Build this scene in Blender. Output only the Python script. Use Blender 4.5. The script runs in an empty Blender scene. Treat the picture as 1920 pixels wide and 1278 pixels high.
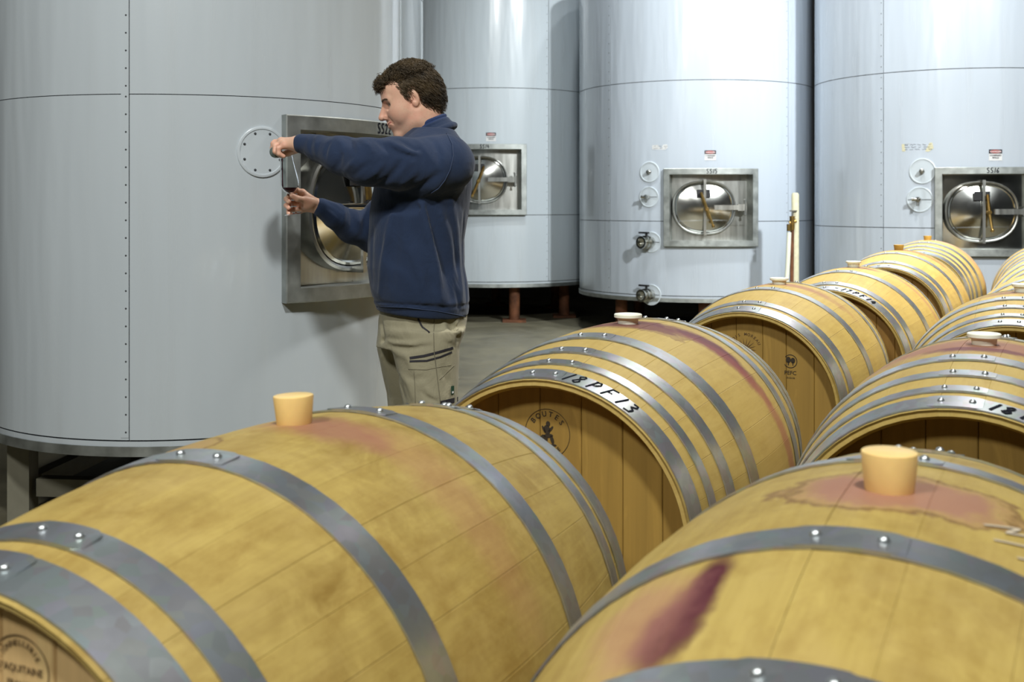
import bpy, bmesh, math, random
import numpy as np
from mathutils import Vector, Matrix
R_=math.radians; PI=math.pi
random.seed(7); rng=np.random.default_rng(7)
SC=bpy.context.scene; COL=SC.collection
# ------------------------------------------------------------------ camera
F_PX=2070.0; HOR=383.3; CAMH=1.25
cd=bpy.data.cameras.new('camera'); cam=bpy.data.objects.new('camera',cd); COL.objects.link(cam)
cd.sensor_width=36.0; cd.lens=F_PX/1920*36.0; cd.shift_y=-(639-HOR)/1920.0
cam.location=(0,0,CAMH); cam.rotation_euler=(PI/2,0,0); cd.clip_start=.05; cd.clip_end=100
cd.dof.use_dof=True; cd.dof.focus_distance=3.0; cd.dof.aperture_fstop=8.0
SC.camera=cam
# ------------------------------------------------------------------ world, light, exposure
w=bpy.data.worlds.new('world'); SC.world=w; w.use_nodes=True
w.node_tree.nodes['Background'].inputs[0].default_value=(.75,.88,1,1); w.node_tree.nodes['Background'].inputs[1].default_value=.15
def area(name,loc,target,size,power,col=(1,1,1),shape='DISK',size_y=None,spread=None):
    l=bpy.data.lights.new(name,'AREA'); l.shape=shape; l.size=size
    if size_y: l.shape='RECTANGLE'; l.size_y=size_y
    l.energy=power; l.color=col
    if spread: l.spread=R_(spread)
    o=bpy.data.objects.new(name,l); COL.objects.link(o); o.location=loc
    o.rotation_euler=(Vector(target)-Vector(loc)).to_track_quat('-Z','Y').to_euler(); return o
area('key_light',(-2.1,-.9,4.5),(-.2,3.4,.95),.7,175,(.98,.99,.96))
area('overhead_lamp',(.5,-1.1,5.7),(.5,2.8,.8),.5,340,(.97,.99,.97))
area('aisle_lamp_near',(2.8,5.4,6.5),(2.6,5.3,0),.5,270,(1,.98,.93),spread=82)
area('aisle_lamp_far',(2.6,8.5,6.5),(2.6,9.1,0),.4,115,(.94,.98,1),spread=104)
area('tank_fill_light',(.7,9.5,6.5),(.5,10.2,0),.4,55,(.92,.98,1),spread=84)  # added fill light to brighten the tank beside the man, no actual aisle lamp
area('flood_right',(5.0,.8,6.3),(2.0,11.5,1.9),.5,120,(.93,.98,1),spread=48)
SC.view_settings.view_transform='Standard'; SC.view_settings.look='None'
SC.view_settings.gamma=1; SC.view_settings.use_curve_mapping=False
SC.view_settings.exposure=-.45
try:
    SC.cycles.use_denoising=True; SC.cycles.sample_clamp_indirect=6; SC.cycles.max_bounces=10; SC.cycles.transparent_max_bounces=12
    SC.cycles.caustics_reflective=False; SC.cycles.caustics_refractive=False
except Exception: pass
def P(px,py,y):
    """a point of the photograph at distance y, in metres"""
    return np.array([(px-960)/F_PX*y, y, CAMH+(HOR-py)/F_PX*y])
# ------------------------------------------------------------------ helpers
def link(o,parent=None):
    COL.objects.link(o)
    if parent is not None: o.parent=parent
    return o
def mesh_obj(name,verts,faces,mat,parent=None,smooth=True,loc=None,sharp=None):
    me=bpy.data.meshes.new(name); me.from_pydata([tuple(map(float,v)) for v in verts],[],[tuple(map(int,f)) for f in faces]); me.update()
    if mat: me.materials.append(mat)
    if smooth:
        me.polygons.foreach_set('use_smooth',[True]*len(me.polygons))
        if sharp: me.set_sharp_from_angle(angle=R_(sharp))
    o=bpy.data.objects.new(name,me); link(o,parent)
    if loc is not None: o.location=loc
    return o
def empty(name,loc,rz=0,label=None,cat=None,group=None):
    o=bpy.data.objects.new(name,None); o.empty_display_size=.1; link(o); o.location=loc; o.rotation_euler=(0,0,rz)
    return tag(o,label,cat,group)
def tag(o,label=None,cat=None,group=None,kind=None):
    if label: o['label']=label
    if cat: o['category']=cat
    if group: o['group']=group
    if kind: o['kind']=kind
    return o
class MB:
    def __init__(s): s.v=[]; s.f=[]
    def add(s,v,f):
        n=len(s.v); s.v+=[tuple(x) for x in v]; s.f+=[tuple(i+n for i in q) for q in f]; return s
    def box(s,c,h,M=None):
        v=[Vector((c[0]+h[0]*x,c[1]+h[1]*y,c[2]+h[2]*z)) for x in(-1,1) for y in(-1,1) for z in(-1,1)]
        if M: v=[M@p for p in v]
        return s.add(v,[(0,1,3,2),(4,6,7,5),(0,4,5,1),(2,3,7,6),(0,2,6,4),(1,5,7,3)])
    def tube(s,pts,r,n=10,cap=True):
        pts=[Vector(p) for p in pts]; k=len(pts); rr=r if hasattr(r,'__len__') else [r]*k
        v=[];f=[];up=None
        for i,p in enumerate(pts):
            d=(pts[min(i+1,k-1)]-pts[max(i-1,0)]).normalized()
            if up is None: up=Vector((0,0,1)) if abs(d.z)<.9 else Vector((1,0,0))
            a=d.cross(up)
            if a.length<1e-6: a=d.orthogonal()
            a.normalize(); b=d.cross(a).normalized(); up=-b if False else up
            for j in range(n):
                t=2*PI*j/n; v.append(p+rr[i]*(math.cos(t)*a+math.sin(t)*b))
        for i in range(k-1):
            for j in range(n):
                f.append((i*n+j,i*n+(j+1)%n,(i+1)*n+(j+1)%n,(i+1)*n+j))
        if cap: f.append(tuple(range(n))[::-1]); f.append(tuple((k-1)*n+j for j in range(n)))
        return s.add(v,f)
    def lathe(s,prof,n=24,M=None):
        v=[];f=[];k=len(prof)
        for r,z in prof:
            for j in range(n):
                t=2*PI*j/n; p=Vector((r*math.cos(t),r*math.sin(t),z)); v.append(M@p if M else p)
        for i in range(k-1):
            for j in range(n): f.append((i*n+j,i*n+(j+1)%n,(i+1)*n+(j+1)%n,(i+1)*n+j))
        if prof[0][0]>1e-6: f.append(tuple(range(n))[::-1])
        if prof[-1][0]>1e-6: f.append(tuple((k-1)*n+j for j in range(n)))
        return s.add(v,f)
    def dome(s,c,ax,r,h,n=8):
        z=Vector(ax).normalized(); M=Matrix.Translation(c)@z.to_track_quat('Z','Y').to_matrix().to_4x4()
        return s.lathe([(r,-.001),(r,h*.25),(r*.75,h*.75),(r*.3,h),(0,h)],n,M)
    def ribbon(s,pts,nrm,wd):
        """flat marker stroke: points, normals, width"""
        k=len(pts);v=[];f=[]
        for i in range(k):
            d=Vector(pts[min(i+1,k-1)])-Vector(pts[max(i-1,0)])
            if d.length<1e-9: d=Vector((1,0,0))
            a=d.normalized().cross(Vector(nrm[i])).normalized()*wd/2
            v+=[Vector(pts[i])+a,Vector(pts[i])-a]
        for i in range(k-1): f.append((2*i,2*i+1,2*i+3,2*i+2))
        return s.add(v,f)
    def obj(s,name,mat,parent=None,smooth=True,loc=None,sharp=40):
        return mesh_obj(name,s.v,s.f,mat,parent,smooth,loc,sharp)
# ------------------------------------------------------------------ materials
def new_mat(name):
    m=bpy.data.materials.new(name); m.use_nodes=True; nt=m.node_tree
    return m,nt,nt.nodes['Principled BSDF']
def N(nt,t,**kw):
    n=nt.nodes.new(t)
    for k,v in kw.items():
        if k in n.inputs: n.inputs[k].default_value=v
        else: setattr(n,k,v)
    return n
def math_n(nt,op,a,b=None,c=None,clamp=False):
    n=nt.nodes.new('ShaderNodeMath'); n.operation=op; n.use_clamp=clamp
    for i,x in enumerate((a,b,c)):
        if x is None: continue
        if isinstance(x,(int,float)): n.inputs[i].default_value=x
        else: nt.links.new(x,n.inputs[i])
    return n.outputs[0]
def mix_c(nt,fac,a,b,mode='MIX'):
    n=nt.nodes.new('ShaderNodeMix'); n.data_type='RGBA'; n.blend_type=mode
    for k,x in ((0,fac),(6,a),(7,b)):
        if isinstance(x,(int,float)): n.inputs[k].default_value=x
        elif isinstance(x,tuple): n.inputs[k].default_value=(*x,1) if len(x)==3 else x
        else: nt.links.new(x,n.inputs[k])
    return n.outputs[2]
def ramp(nt,x,stops):
    n=nt.nodes.new('ShaderNodeValToRGB'); nt.links.new(x,n.inputs[0]); e=n.color_ramp.elements
    while len(e)<len(stops): e.new(.5)
    for i,(p,c) in enumerate(stops):
        e[i].position=p; e[i].color=(c,c,c,1) if isinstance(c,(int,float)) else (*c,1)
    return n.outputs[0]
def coords(nt,scale=(1,1,1),kind='Object'):
    t=nt.nodes.new('ShaderNodeTexCoord'); m=nt.nodes.new('ShaderNodeMapping'); m.inputs['Scale'].default_value=scale
    nt.links.new(t.outputs[kind],m.inputs[0]); return m.outputs[0]
def noise(nt,vec,scale,detail=3,rough=.5,dist=0):
    n=N(nt,'ShaderNodeTexNoise',Scale=scale,Detail=detail,Roughness=rough,Distortion=dist)
    if vec is not None: nt.links.new(vec,n.inputs['Vector'])
    return n.outputs['Fac']
def bump(nt,b,h,strength,dist):
    n=N(nt,'ShaderNodeBump',Strength=strength,Distance=dist); nt.links.new(h,n.inputs['Height']); nt.links.new(n.outputs[0],b.inputs['Normal'])
def simple(name,col,rough=.5,metal=0,var=.0,scale=8,bmp=0,stretch=(1,1,1),rvar=0,spec=.5,bdist=.002,kind='Object'):
    m,nt,b=new_mat(name); b.inputs['Base Color'].default_value=(*col,1); b.inputs['Roughness'].default_value=rough
    b.inputs['Metallic'].default_value=metal; b.inputs['Specular IOR Level'].default_value=spec
    if var or bmp or rvar:
        v=coords(nt,stretch,kind); x=noise(nt,v,scale,4)
        if var:
            y=ramp(nt,x,[(.3,1-var),(.7,1+var)])
            nt.links.new(mix_c(nt,1.0,(*col,1),y,'MULTIPLY'),b.inputs['Base Color'])
        if rvar: nt.links.new(math_n(nt,'ADD',math_n(nt,'MULTIPLY',x,rvar),rough-rvar/2),b.inputs['Roughness'])
        if bmp: bump(nt,b,x,bmp,bdist)
    return m
def tank_paint(name,col,rough=.26):
    m,nt,b=new_mat(name)
    v=coords(nt,(1,1,.35)); n1=noise(nt,v,1.1,3,.5)
    v2=coords(nt,(9,9,.5)); n2=noise(nt,v2,1.0,4,.6)
    v3=coords(nt,(1,1,1)); n3=noise(nt,v3,60,2)
    c=mix_c(nt,ramp(nt,n1,[(.3,0.),(.7,1.)]),tuple(x*.95 for x in col),col)
    c=mix_c(nt,math_n(nt,'MULTIPLY',ramp(nt,n2,[(.5,0.),(.8,1.)]),.12),c,(.36,.35,.30))
    nt.links.new(c,b.inputs['Base Color'])
    nt.links.new(math_n(nt,'ADD',math_n(nt,'MULTIPLY',n2,.14),rough-.07),b.inputs['Roughness'])
    v4=coords(nt,(5.5,5.5,.75)); n4=noise(nt,v4,1.0,2)
    h=math_n(nt,'ADD',math_n(nt,'MULTIPLY',n4,1.0),math_n(nt,'MULTIPLY',n3,.01))
    bump(nt,b,h,.55,.025)
    b.inputs['Coat Weight'].default_value=.6; b.inputs['Coat Roughness'].default_value=.07
    return m
M={}
M['tank']=tank_paint('tank_paint',(.59,.645,.68))
M['tank_b']=tank_paint('tank_paint_blue',(.57,.625,.69))
M['gap']=simple('tank_joint_dark',(.05,.055,.06),.7)
M['steel']=simple('brushed_steel',(.46,.46,.43),.34,.95,.18,5,.15,(6,6,.6),.2)
M['steel_dark']=simple('stained_steel',(.36,.36,.33),.30,.95,.3,4,.2,(4,4,.8),.22)
M['frame']=simple('hatch_frame_steel',(.42,.44,.42),.5,.9,.22,14,.12,(1,1,1),.2)
M['polish']=simple('polished_steel',(.62,.62,.58),.16,1,.12,6,.08,(1,1,1),.12)
M['chrome']=simple('chrome',(.75,.75,.74),.1,1)
M['brass']=simple('brass',(.55,.36,.12),.28,1,.25,20)
M['black']=simple('black_plastic',(.02,.02,.022),.45)
M['ink']=simple('marker_ink',(.010,.011,.018),.85,spec=.1)
M['white']=simple('white_print',(.75,.75,.74),.5)
M['red']=simple('sign_red',(.42,.05,.04),.45)
M['tape']=simple('yellowed_tape',(.66,.62,.42),.6,0,.1,30)
M['cover']=simple('cover_plate_white',(.60,.655,.69),.25)
M['rust']=simple('rusty_steel',(.17,.065,.028),.75,.2,.55,9,.4)
M['post']=simple('cream_painted_steel',(.25,.235,.175),.5,0,.14,9)
M['concrete']=None
def concrete():
    m,nt,b=new_mat('concrete_floor'); v=coords(nt,(1,1,1))
    n1=noise(nt,v,1.3,6,.65,.6); n2=noise(nt,v,9,5,.6)
    c=mix_c(nt,ramp(nt,n1,[(.32,0.),(.68,1.)]),(.10,.088,.055),(.21,.19,.125))
    c=mix_c(nt,math_n(nt,'MULTIPLY',ramp(nt,n2,[(.45,0.),(.75,1.)]),.5),c,(.12,.11,.085))
    nt.links.new(c,b.inputs['Base Color'])
    nt.links.new(ramp(nt,n1,[(.3,.35),(.7,.7)]),b.inputs['Roughness'])
    bump(nt,b,n2,.15,.004); return m
M['concrete']=concrete()
M['wall']=simple('concrete_wall',(.20,.19,.165),.85,0,.35,1.5,.2)
M['wall_pale']=simple('dark_wall_sheet',(.10,.11,.12),.6,0,.1,.8)
M['ceil']=simple('ceiling_sheet',(.20,.23,.26),.6,0,.1,.5)
M['hoop']=None
def hoop_mat():
    m,nt,b=new_mat('galvanised_hoop'); v=coords(nt,(1,1,1)); n1=noise(nt,v,9,5,.6); vo=N(nt,'ShaderNodeTexVoronoi',Scale=60.0); nt.links.new(v,vo.inputs['Vector'])
    c=mix_c(nt,ramp(nt,n1,[(.3,0.),(.72,1.)]),(.36,.41,.45),(.60,.65,.68))
    c=mix_c(nt,.12,c,vo.outputs['Color']); c2=nt.nodes.new('ShaderNodeHueSaturation'); c2.inputs['Saturation'].default_value=.5; nt.links.new(c,c2.inputs['Color'])
    nt.links.new(c2.outputs[0],b.inputs['Base Color']); b.inputs['Metallic'].default_value=.88
    nt.links.new(ramp(nt,n1,[(.3,.46),(.7,.30)]),b.inputs['Roughness']); bump(nt,b,n1,.06,.004); return m
M['hoop']=hoop_mat()
M['rivet']=simple('rivet_steel',(.60,.63,.63),.36,.9)
M['bung_amber']=simple('silicone_amber',(.95,.66,.26),.42,0,.08,30)
M['bung_white']=simple('silicone_white',(.90,.92,.78),.4)
M['bung_brown']=simple('silicone_ochre',(.50,.31,.06),.45)
for k in('bung_amber','bung_brown','bung_white'):
    b=M[k].node_tree.nodes['Principled BSDF']; b.inputs['Subsurface Weight'].default_value=.85 if k=='bung_white' else .3; b.inputs['Subsurface Radius'].default_value=(.02,.02,.017) if k=='bung_white' else (.012,.008,.004)
M['stamp']=simple('burnt_stamp',(.035,.024,.012),.8)
M['stamp_brown']=simple('burnt_stamp_brown',(.10,.055,.02),.8)
M['chalk']=simple('chalk',(.56,.47,.34),.9)
def wood_mat(name,stains=(),base=(.45,.312,.082),dark=(.30,.178,.032),pale=(.53,.39,.112),blotch=.5,seed=0,tint=None):
    """oak staves; barrel coordinates: x across, y along the axis, z up from the axis"""
    m,nt,b=new_mat(name); L=nt.links
    tc=nt.nodes.new('ShaderNodeTexCoord'); ob=tc.outputs['Object']
    sp=nt.nodes.new('ShaderNodeSeparateXYZ'); L.new(ob,sp.inputs[0])
    ang=math_n(nt,'ARCTAN2',sp.outputs[0],sp.outputs[2]); arc=math_n(nt,'MULTIPLY',ang,.35); t=sp.outputs[1]
    cb=nt.nodes.new('ShaderNodeCombineXYZ'); L.new(arc,cb.inputs[0]); L.new(t,cb.inputs[1]); cb.inputs[2].default_value=seed*3.7
    uv=cb.outputs[0]
    def mp(sx,sy):
        q=nt.nodes.new('ShaderNodeMapping'); q.inputs['Scale'].default_value=(sx,sy,1); L.new(uv,q.inputs[0]); return q.outputs[0]
    oi=nt.nodes.new('ShaderNodeObjectInfo'); rnd=oi.outputs['Random']
    grain=noise(nt,mp(90,5),1.0,5,.6,.4); fleck=noise(nt,mp(240,26),1.0,3); big=noise(nt,mp(3.2,2.2),1.0,5,.6,.8); mid=noise(nt,mp(9,12),1.0,6,.68,1.0)
    c=mix_c(nt,ramp(nt,grain,[(.3,0.),(.7,1.)]),base,pale)
    c=mix_c(nt,math_n(nt,'MULTIPLY',ramp(nt,rnd,[(0.,0.),(1.,1.)]),.10),c,dark)
    c=mix_c(nt,math_n(nt,'MULTIPLY',ramp(nt,fleck,[(.55,0.),(.8,1.)]),.18),c,tuple(x*.8 for x in dark))
    bl=math_n(nt,'MULTIPLY',math_n(nt,'MULTIPLY',ramp(nt,big,[(.42,0.),(.68,1.)]),ramp(nt,mid,[(.36,0.),(.66,1.)])),blotch)
    c=mix_c(nt,bl,c,tuple(x*.78 for x in dark))
    m2=noise(nt,mp(6.5,6),1.0,7,.72,.35); m3=noise(nt,mp(13,9),1.0,7,.74,.3)
    c=mix_c(nt,math_n(nt,'MULTIPLY',ramp(nt,m2,[(.46,0.),(.66,1.)]),.42),c,(.50,.36,.128))
    c=mix_c(nt,math_n(nt,'MULTIPLY',ramp(nt,m3,[(.47,0.),(.68,1.)]),.16+.42*blotch),c,(.28,.165,.032))
    dn=noise(nt,mp(14,14),1.0,5,.65); dn2=noise(nt,mp(45,30),1.0,3,.6)
    jit=math_n(nt,'ADD',math_n(nt,'MULTIPLY',math_n(nt,'SUBTRACT',dn,.5),1.0),math_n(nt,'MULTIPLY',math_n(nt,'SUBTRACT',dn2,.5),.35))
    for (t0,s0,rt,rs,skew,col,st,edge) in stains:
        ds=math_n(nt,'SUBTRACT',arc,s0); dt=math_n(nt,'SUBTRACT',math_n(nt,'SUBTRACT',t,t0),math_n(nt,'MULTIPLY',ds,skew))
        a=math_n(nt,'DIVIDE',dt,rt); bb=math_n(nt,'DIVIDE',ds,rs)
        d=math_n(nt,'SQRT',math_n(nt,'ADD',math_n(nt,'MULTIPLY',a,a),math_n(nt,'MULTIPLY',bb,bb)))
        d=math_n(nt,'ADD',d,jit)
        mk=ramp(nt,math_n(nt,'MULTIPLY',d,.5),[(.32 if edge else .22,1.),(.53,0.)])
        c=mix_c(nt,math_n(nt,'MULTIPLY',mk,st),c,col)
        if edge:
            ed=ramp(nt,math_n(nt,'MULTIPLY',d,.5),[(.44,0.),(.49,1.),(.53,0.)])
            c=mix_c(nt,math_n(nt,'MULTIPLY',ed,edge),c,(.16,.075,.03))
    if tint: c=mix_c(nt,1.0,c,tint,'MULTIPLY')
    L.new(c,b.inputs['Base Color']); b.inputs['Roughness'].default_value=.56; b.inputs['Specular IOR Level'].default_value=.35
    bump(nt,b,grain,.12,.002); return m
def head_mat(name,base=(.46,.30,.105),dark=(.30,.17,.05)):
    m,nt,b=new_mat(name); L=nt.links
    v=coords(nt,(60,60,2.2)); g=noise(nt,v,1.0,5,.6,.5); v2=coords(nt,(8,8,3)); g2=noise(nt,v2,1.0,4,.6,1.5)
    oi=nt.nodes.new('ShaderNodeObjectInfo')
    c=mix_c(nt,ramp(nt,g,[(.3,0.),(.7,1.)]),tuple(x*.86 for x in base),tuple(x*1.12 for x in base))
    c=mix_c(nt,math_n(nt,'MULTIPLY',oi.outputs['Random'],.4),c,dark)
    c=mix_c(nt,math_n(nt,'MULTIPLY',ramp(nt,g2,[(.62,0.),(.68,1.),(.74,0.)]),.25),c,tuple(min(1,x*1.5) for x in base))
    L.new(c,b.inputs['Base Color']); b.inputs['Roughness'].default_value=.58; bump(nt,b,g,.08,.002); return m
M['head']=head_mat('oak_head',(.37,.23,.050),(.25,.14,.026)); M['head_pale']=head_mat('oak_head_pale',(.78,.53,.24),(.66,.42,.17)); M['head_amber']=head_mat('oak_head_amber',(.33,.18,.034),(.22,.105,.018))
# ------------------------------------------------------------------ text helpers
def text_flat(s,size=1.0,align='CENTER'):
    """letters of a line as flat geometry (verts2d, faces)"""
    cu=bpy.data.curves.new('t','FONT'); cu.body=s; cu.size=size; cu.align_x=align; cu.resolution_u=2; cu.offset=size*.012
    o=bpy.data.objects.new('t',cu); COL.objects.link(o)
    dg=bpy.context.evaluated_depsgraph_get(); me=bpy.data.meshes.new_from_object(o.evaluated_get(dg))
    v=[(p.co.x,p.co.y) for p in me.vertices]; f=[tuple(q.vertices) for q in me.polygons]
    bpy.data.objects.remove(o); bpy.data.meshes.remove(me); bpy.data.curves.remove(cu); return v,f
def text_arc(s,radius,size,center=(0,0),mid=90,spread=None,bottom=False):
    V=[];F=[];n=len(s); step=spread/(max(n-1,1)) if spread else size*.95/radius*180/PI
    for i,ch in enumerate(s):
        if ch==' ': continue
        v,f=text_flat(ch,size); a=R_(mid+(-1 if not bottom else 1)*(i-(n-1)/2)*step)
        rot=a-PI/2 if not bottom else a+PI/2
        ox,oy=center[0]+radius*math.cos(a),center[1]+radius*math.sin(a); k=len(V)
        for x,y in v: V.append((ox+x*math.cos(rot)-y*math.sin(rot),oy+x*math.sin(rot)+y*math.cos(rot)))
        F+=[tuple(j+k for j in q) for q in f]
    return V,F
def poly2(pts): return [tuple(p) for p in pts],[tuple(range(len(pts)))]
def ring2(c,rx,ry,wd,n=48):
    v=[];f=[]
    for i in range(n):
        a=2*PI*i/n
        for k in(0,1): v.append((c[0]+(rx-k*wd)*math.cos(a),c[1]+(ry-k*wd)*math.sin(a)))
    for i in range(n): j=(i+1)%n; f.append((2*i,2*j,2*j+1,2*i+1))
    return v,f
def ell2(c,rx,ry,rot=0,n=18):
    return poly2([(c[0]+rx*math.cos(2*PI*i/n)*math.cos(rot)-ry*math.sin(2*PI*i/n)*math.sin(rot),c[1]+rx*math.cos(2*PI*i/n)*math.sin(rot)+ry*math.sin(2*PI*i/n)*math.cos(rot)) for i in range(n)])
def join2(*a):
    V=[];F=[]
    for v,f in a:
        k=len(V); V+=v; F+=[tuple(j+k for j in q) for q in f]
    return V,F
def shift2(a,dx,dy,s=1):
    return [(x*s+dx,y*s+dy) for x,y in a[0]],a[1]
# handwriting: strokes on a unit cell (width ~.6, height 1)
GLY={'1':[[(.12,.0),(.3,1.0)]],
'8':[[(.46,.82),(.30,1.0),(.10,.84),(.24,.56),(.42,.28),(.26,.02),(.06,.2),(.22,.5),(.44,.78)]],
'P':[[(.08,0),(.2,1)],[(.08,.95),(.42,.98),(.52,.74),(.36,.5),(.14,.46)]],
'F':[[(.08,0),(.2,1)],[(.18,1),(.58,1.02)],[(.14,.55),(.46,.56)]],
'3':[[(.12,.96),(.40,1.0),(.46,.8),(.22,.56),(.48,.4),(.42,.08),(.08,.02)]],
'7':[[(.05,.96),(.5,1.0),(.2,0)]],
'4':[[(.34,1.),(.06,.36),(.56,.40)],[(.44,.7),(.36,0)]],
'S':[[(.5,.9),(.28,1.0),(.1,.82),(.2,.58),(.42,.42),(.46,.16),(.26,0),(.05,.1)]],
'2':[[(.08,.8),(.26,1.0),(.46,.82),(.34,.45),(.06,.03),(.52,.04)]],
'5':[[(.52,1),(.16,.98),(.12,.58),(.38,.6),(.46,.28),(.3,.02),(.06,.06)]],
'6':[[(.44,1),(.16,.6),(.06,.22),(.24,0),(.44,.18),(.34,.42),(.1,.3)]]}
def strokes(s,h,sp=.72):
    out=[];x=0
    for ch in s:
        for st in GLY.get(ch,[]):
            out.append([((x+a)*h,b*h) for a,b in st])
        x+=sp if ch!='1' else sp*.62
    wtot=x*h
    return [[(a-wtot/2,b-h/2) for a,b in st] for st in out]
def dense(st,n=4):
    r=[]
    for i in range(len(st)-1):
        for k in range(n): u=k/n; r.append((st[i][0]*(1-u)+st[i+1][0]*u,st[i][1]*(1-u)+st[i+1][1]*u))
    r.append(st[-1]); return r
# ------------------------------------------------------------------ the room
X0,X1,Y0,Y1,ZC=-6.0,10.0,-4.5,14.9,7.8
def slab(name,c,h,mat): return tag(MB().box(c,h).obj(name,mat,smooth=False),kind='structure')
slab('floor',((X0+X1)/2,(Y0+Y1)/2,-.05),((X1-X0)/2+.1,(Y1-Y0)/2+.1,.05),M['concrete'])
slab('ceiling',((X0+X1)/2,(Y0+Y1)/2,ZC+.05),((X1-X0)/2+.1,(Y1-Y0)/2+.1,.05),M['ceil'])
slab('wall_back',((X0+X1)/2,Y1+.05,ZC/2),((X1-X0)/2,.05,ZC/2),M['wall'])
slab('wall_rear',((X0+X1)/2,Y0-.05,ZC/2),((X1-X0)/2,.05,ZC/2),M['wall_pale'])
slab('wall_left',(X0-.05,(Y0+Y1)/2,ZC/2),(.05,(Y1-Y0)/2,ZC/2),M['wall_pale'])
slab('wall_right',(X1+.05,(Y0+Y1)/2,ZC/2),(.05,(Y1-Y0)/2,ZC/2),M['wall_pale'])
# ------------------------------------------------------------------ tanks
def cyl(R,a,z): return (R*math.sin(a),-R*math.cos(a),z)
def brk(a0,a1,step,extra):
    n=max(1,int(math.ceil((a1-a0)/step))); s=[a0+(a1-a0)*i/n for i in range(n+1)]
    for e in extra:
        if a0+1e-4<e<a1-1e-4: s.append(e)
    return sorted(s)
def curved_sheet(R,a0,a1,z0,z1,hole=None,th=.004,step=R_(4),zstep=.6):
    A=brk(a0,a1,step,(hole[0],hole[1]) if hole else ()); Z=brk(z0,z1,zstep,(hole[2],hole[3]) if hole else ())
    mb=MB(); na,nz=len(A),len(Z)
    v=[cyl(R,a,z) for a in A for z in Z]; f=[]
    for i in range(na-1):
        for j in range(nz-1):
            am,zm=(A[i]+A[i+1])/2,(Z[j]+Z[j+1])/2
            if hole and hole[0]<am<hole[1] and hole[2]<zm<hole[3]: continue
            f.append((i*nz+j,(i+1)*nz+j,(i+1)*nz+j+1,i*nz+j+1))
    mb.add(v,f)
    def skirt(pts):
        k=len(pts); q=[cyl(R,a,z) for a,z in pts]+[cyl(R-th,a,z) for a,z in pts]
        mb.add(q,[(i,i+1,k+i+1,k+i) for i in range(k-1)])
    if th:
        skirt([(a,z0) for a in A]); skirt([(a,z1) for a in A]); skirt([(a0,z) for z in Z]); skirt([(a1,z) for z in Z])
    return mb
def tangent(R,a):
    """frame on the tank wall: u to the right, v up, w outwards"""
    return Matrix(((math.cos(a),0,math.sin(a),R*math.sin(a)),(math.sin(a),0,-math.cos(a),-R*math.cos(a)),(0,1,0,0),(0,0,0,1)))
def surf_pt(R,ac,zc,u,v): return Vector(cyl(R,ac+u/R,zc+v))
def on_wall(flat,R,ac,zc):
    return [surf_pt(R,ac,zc,x,y) for x,y in flat[0]],flat[1]
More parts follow.
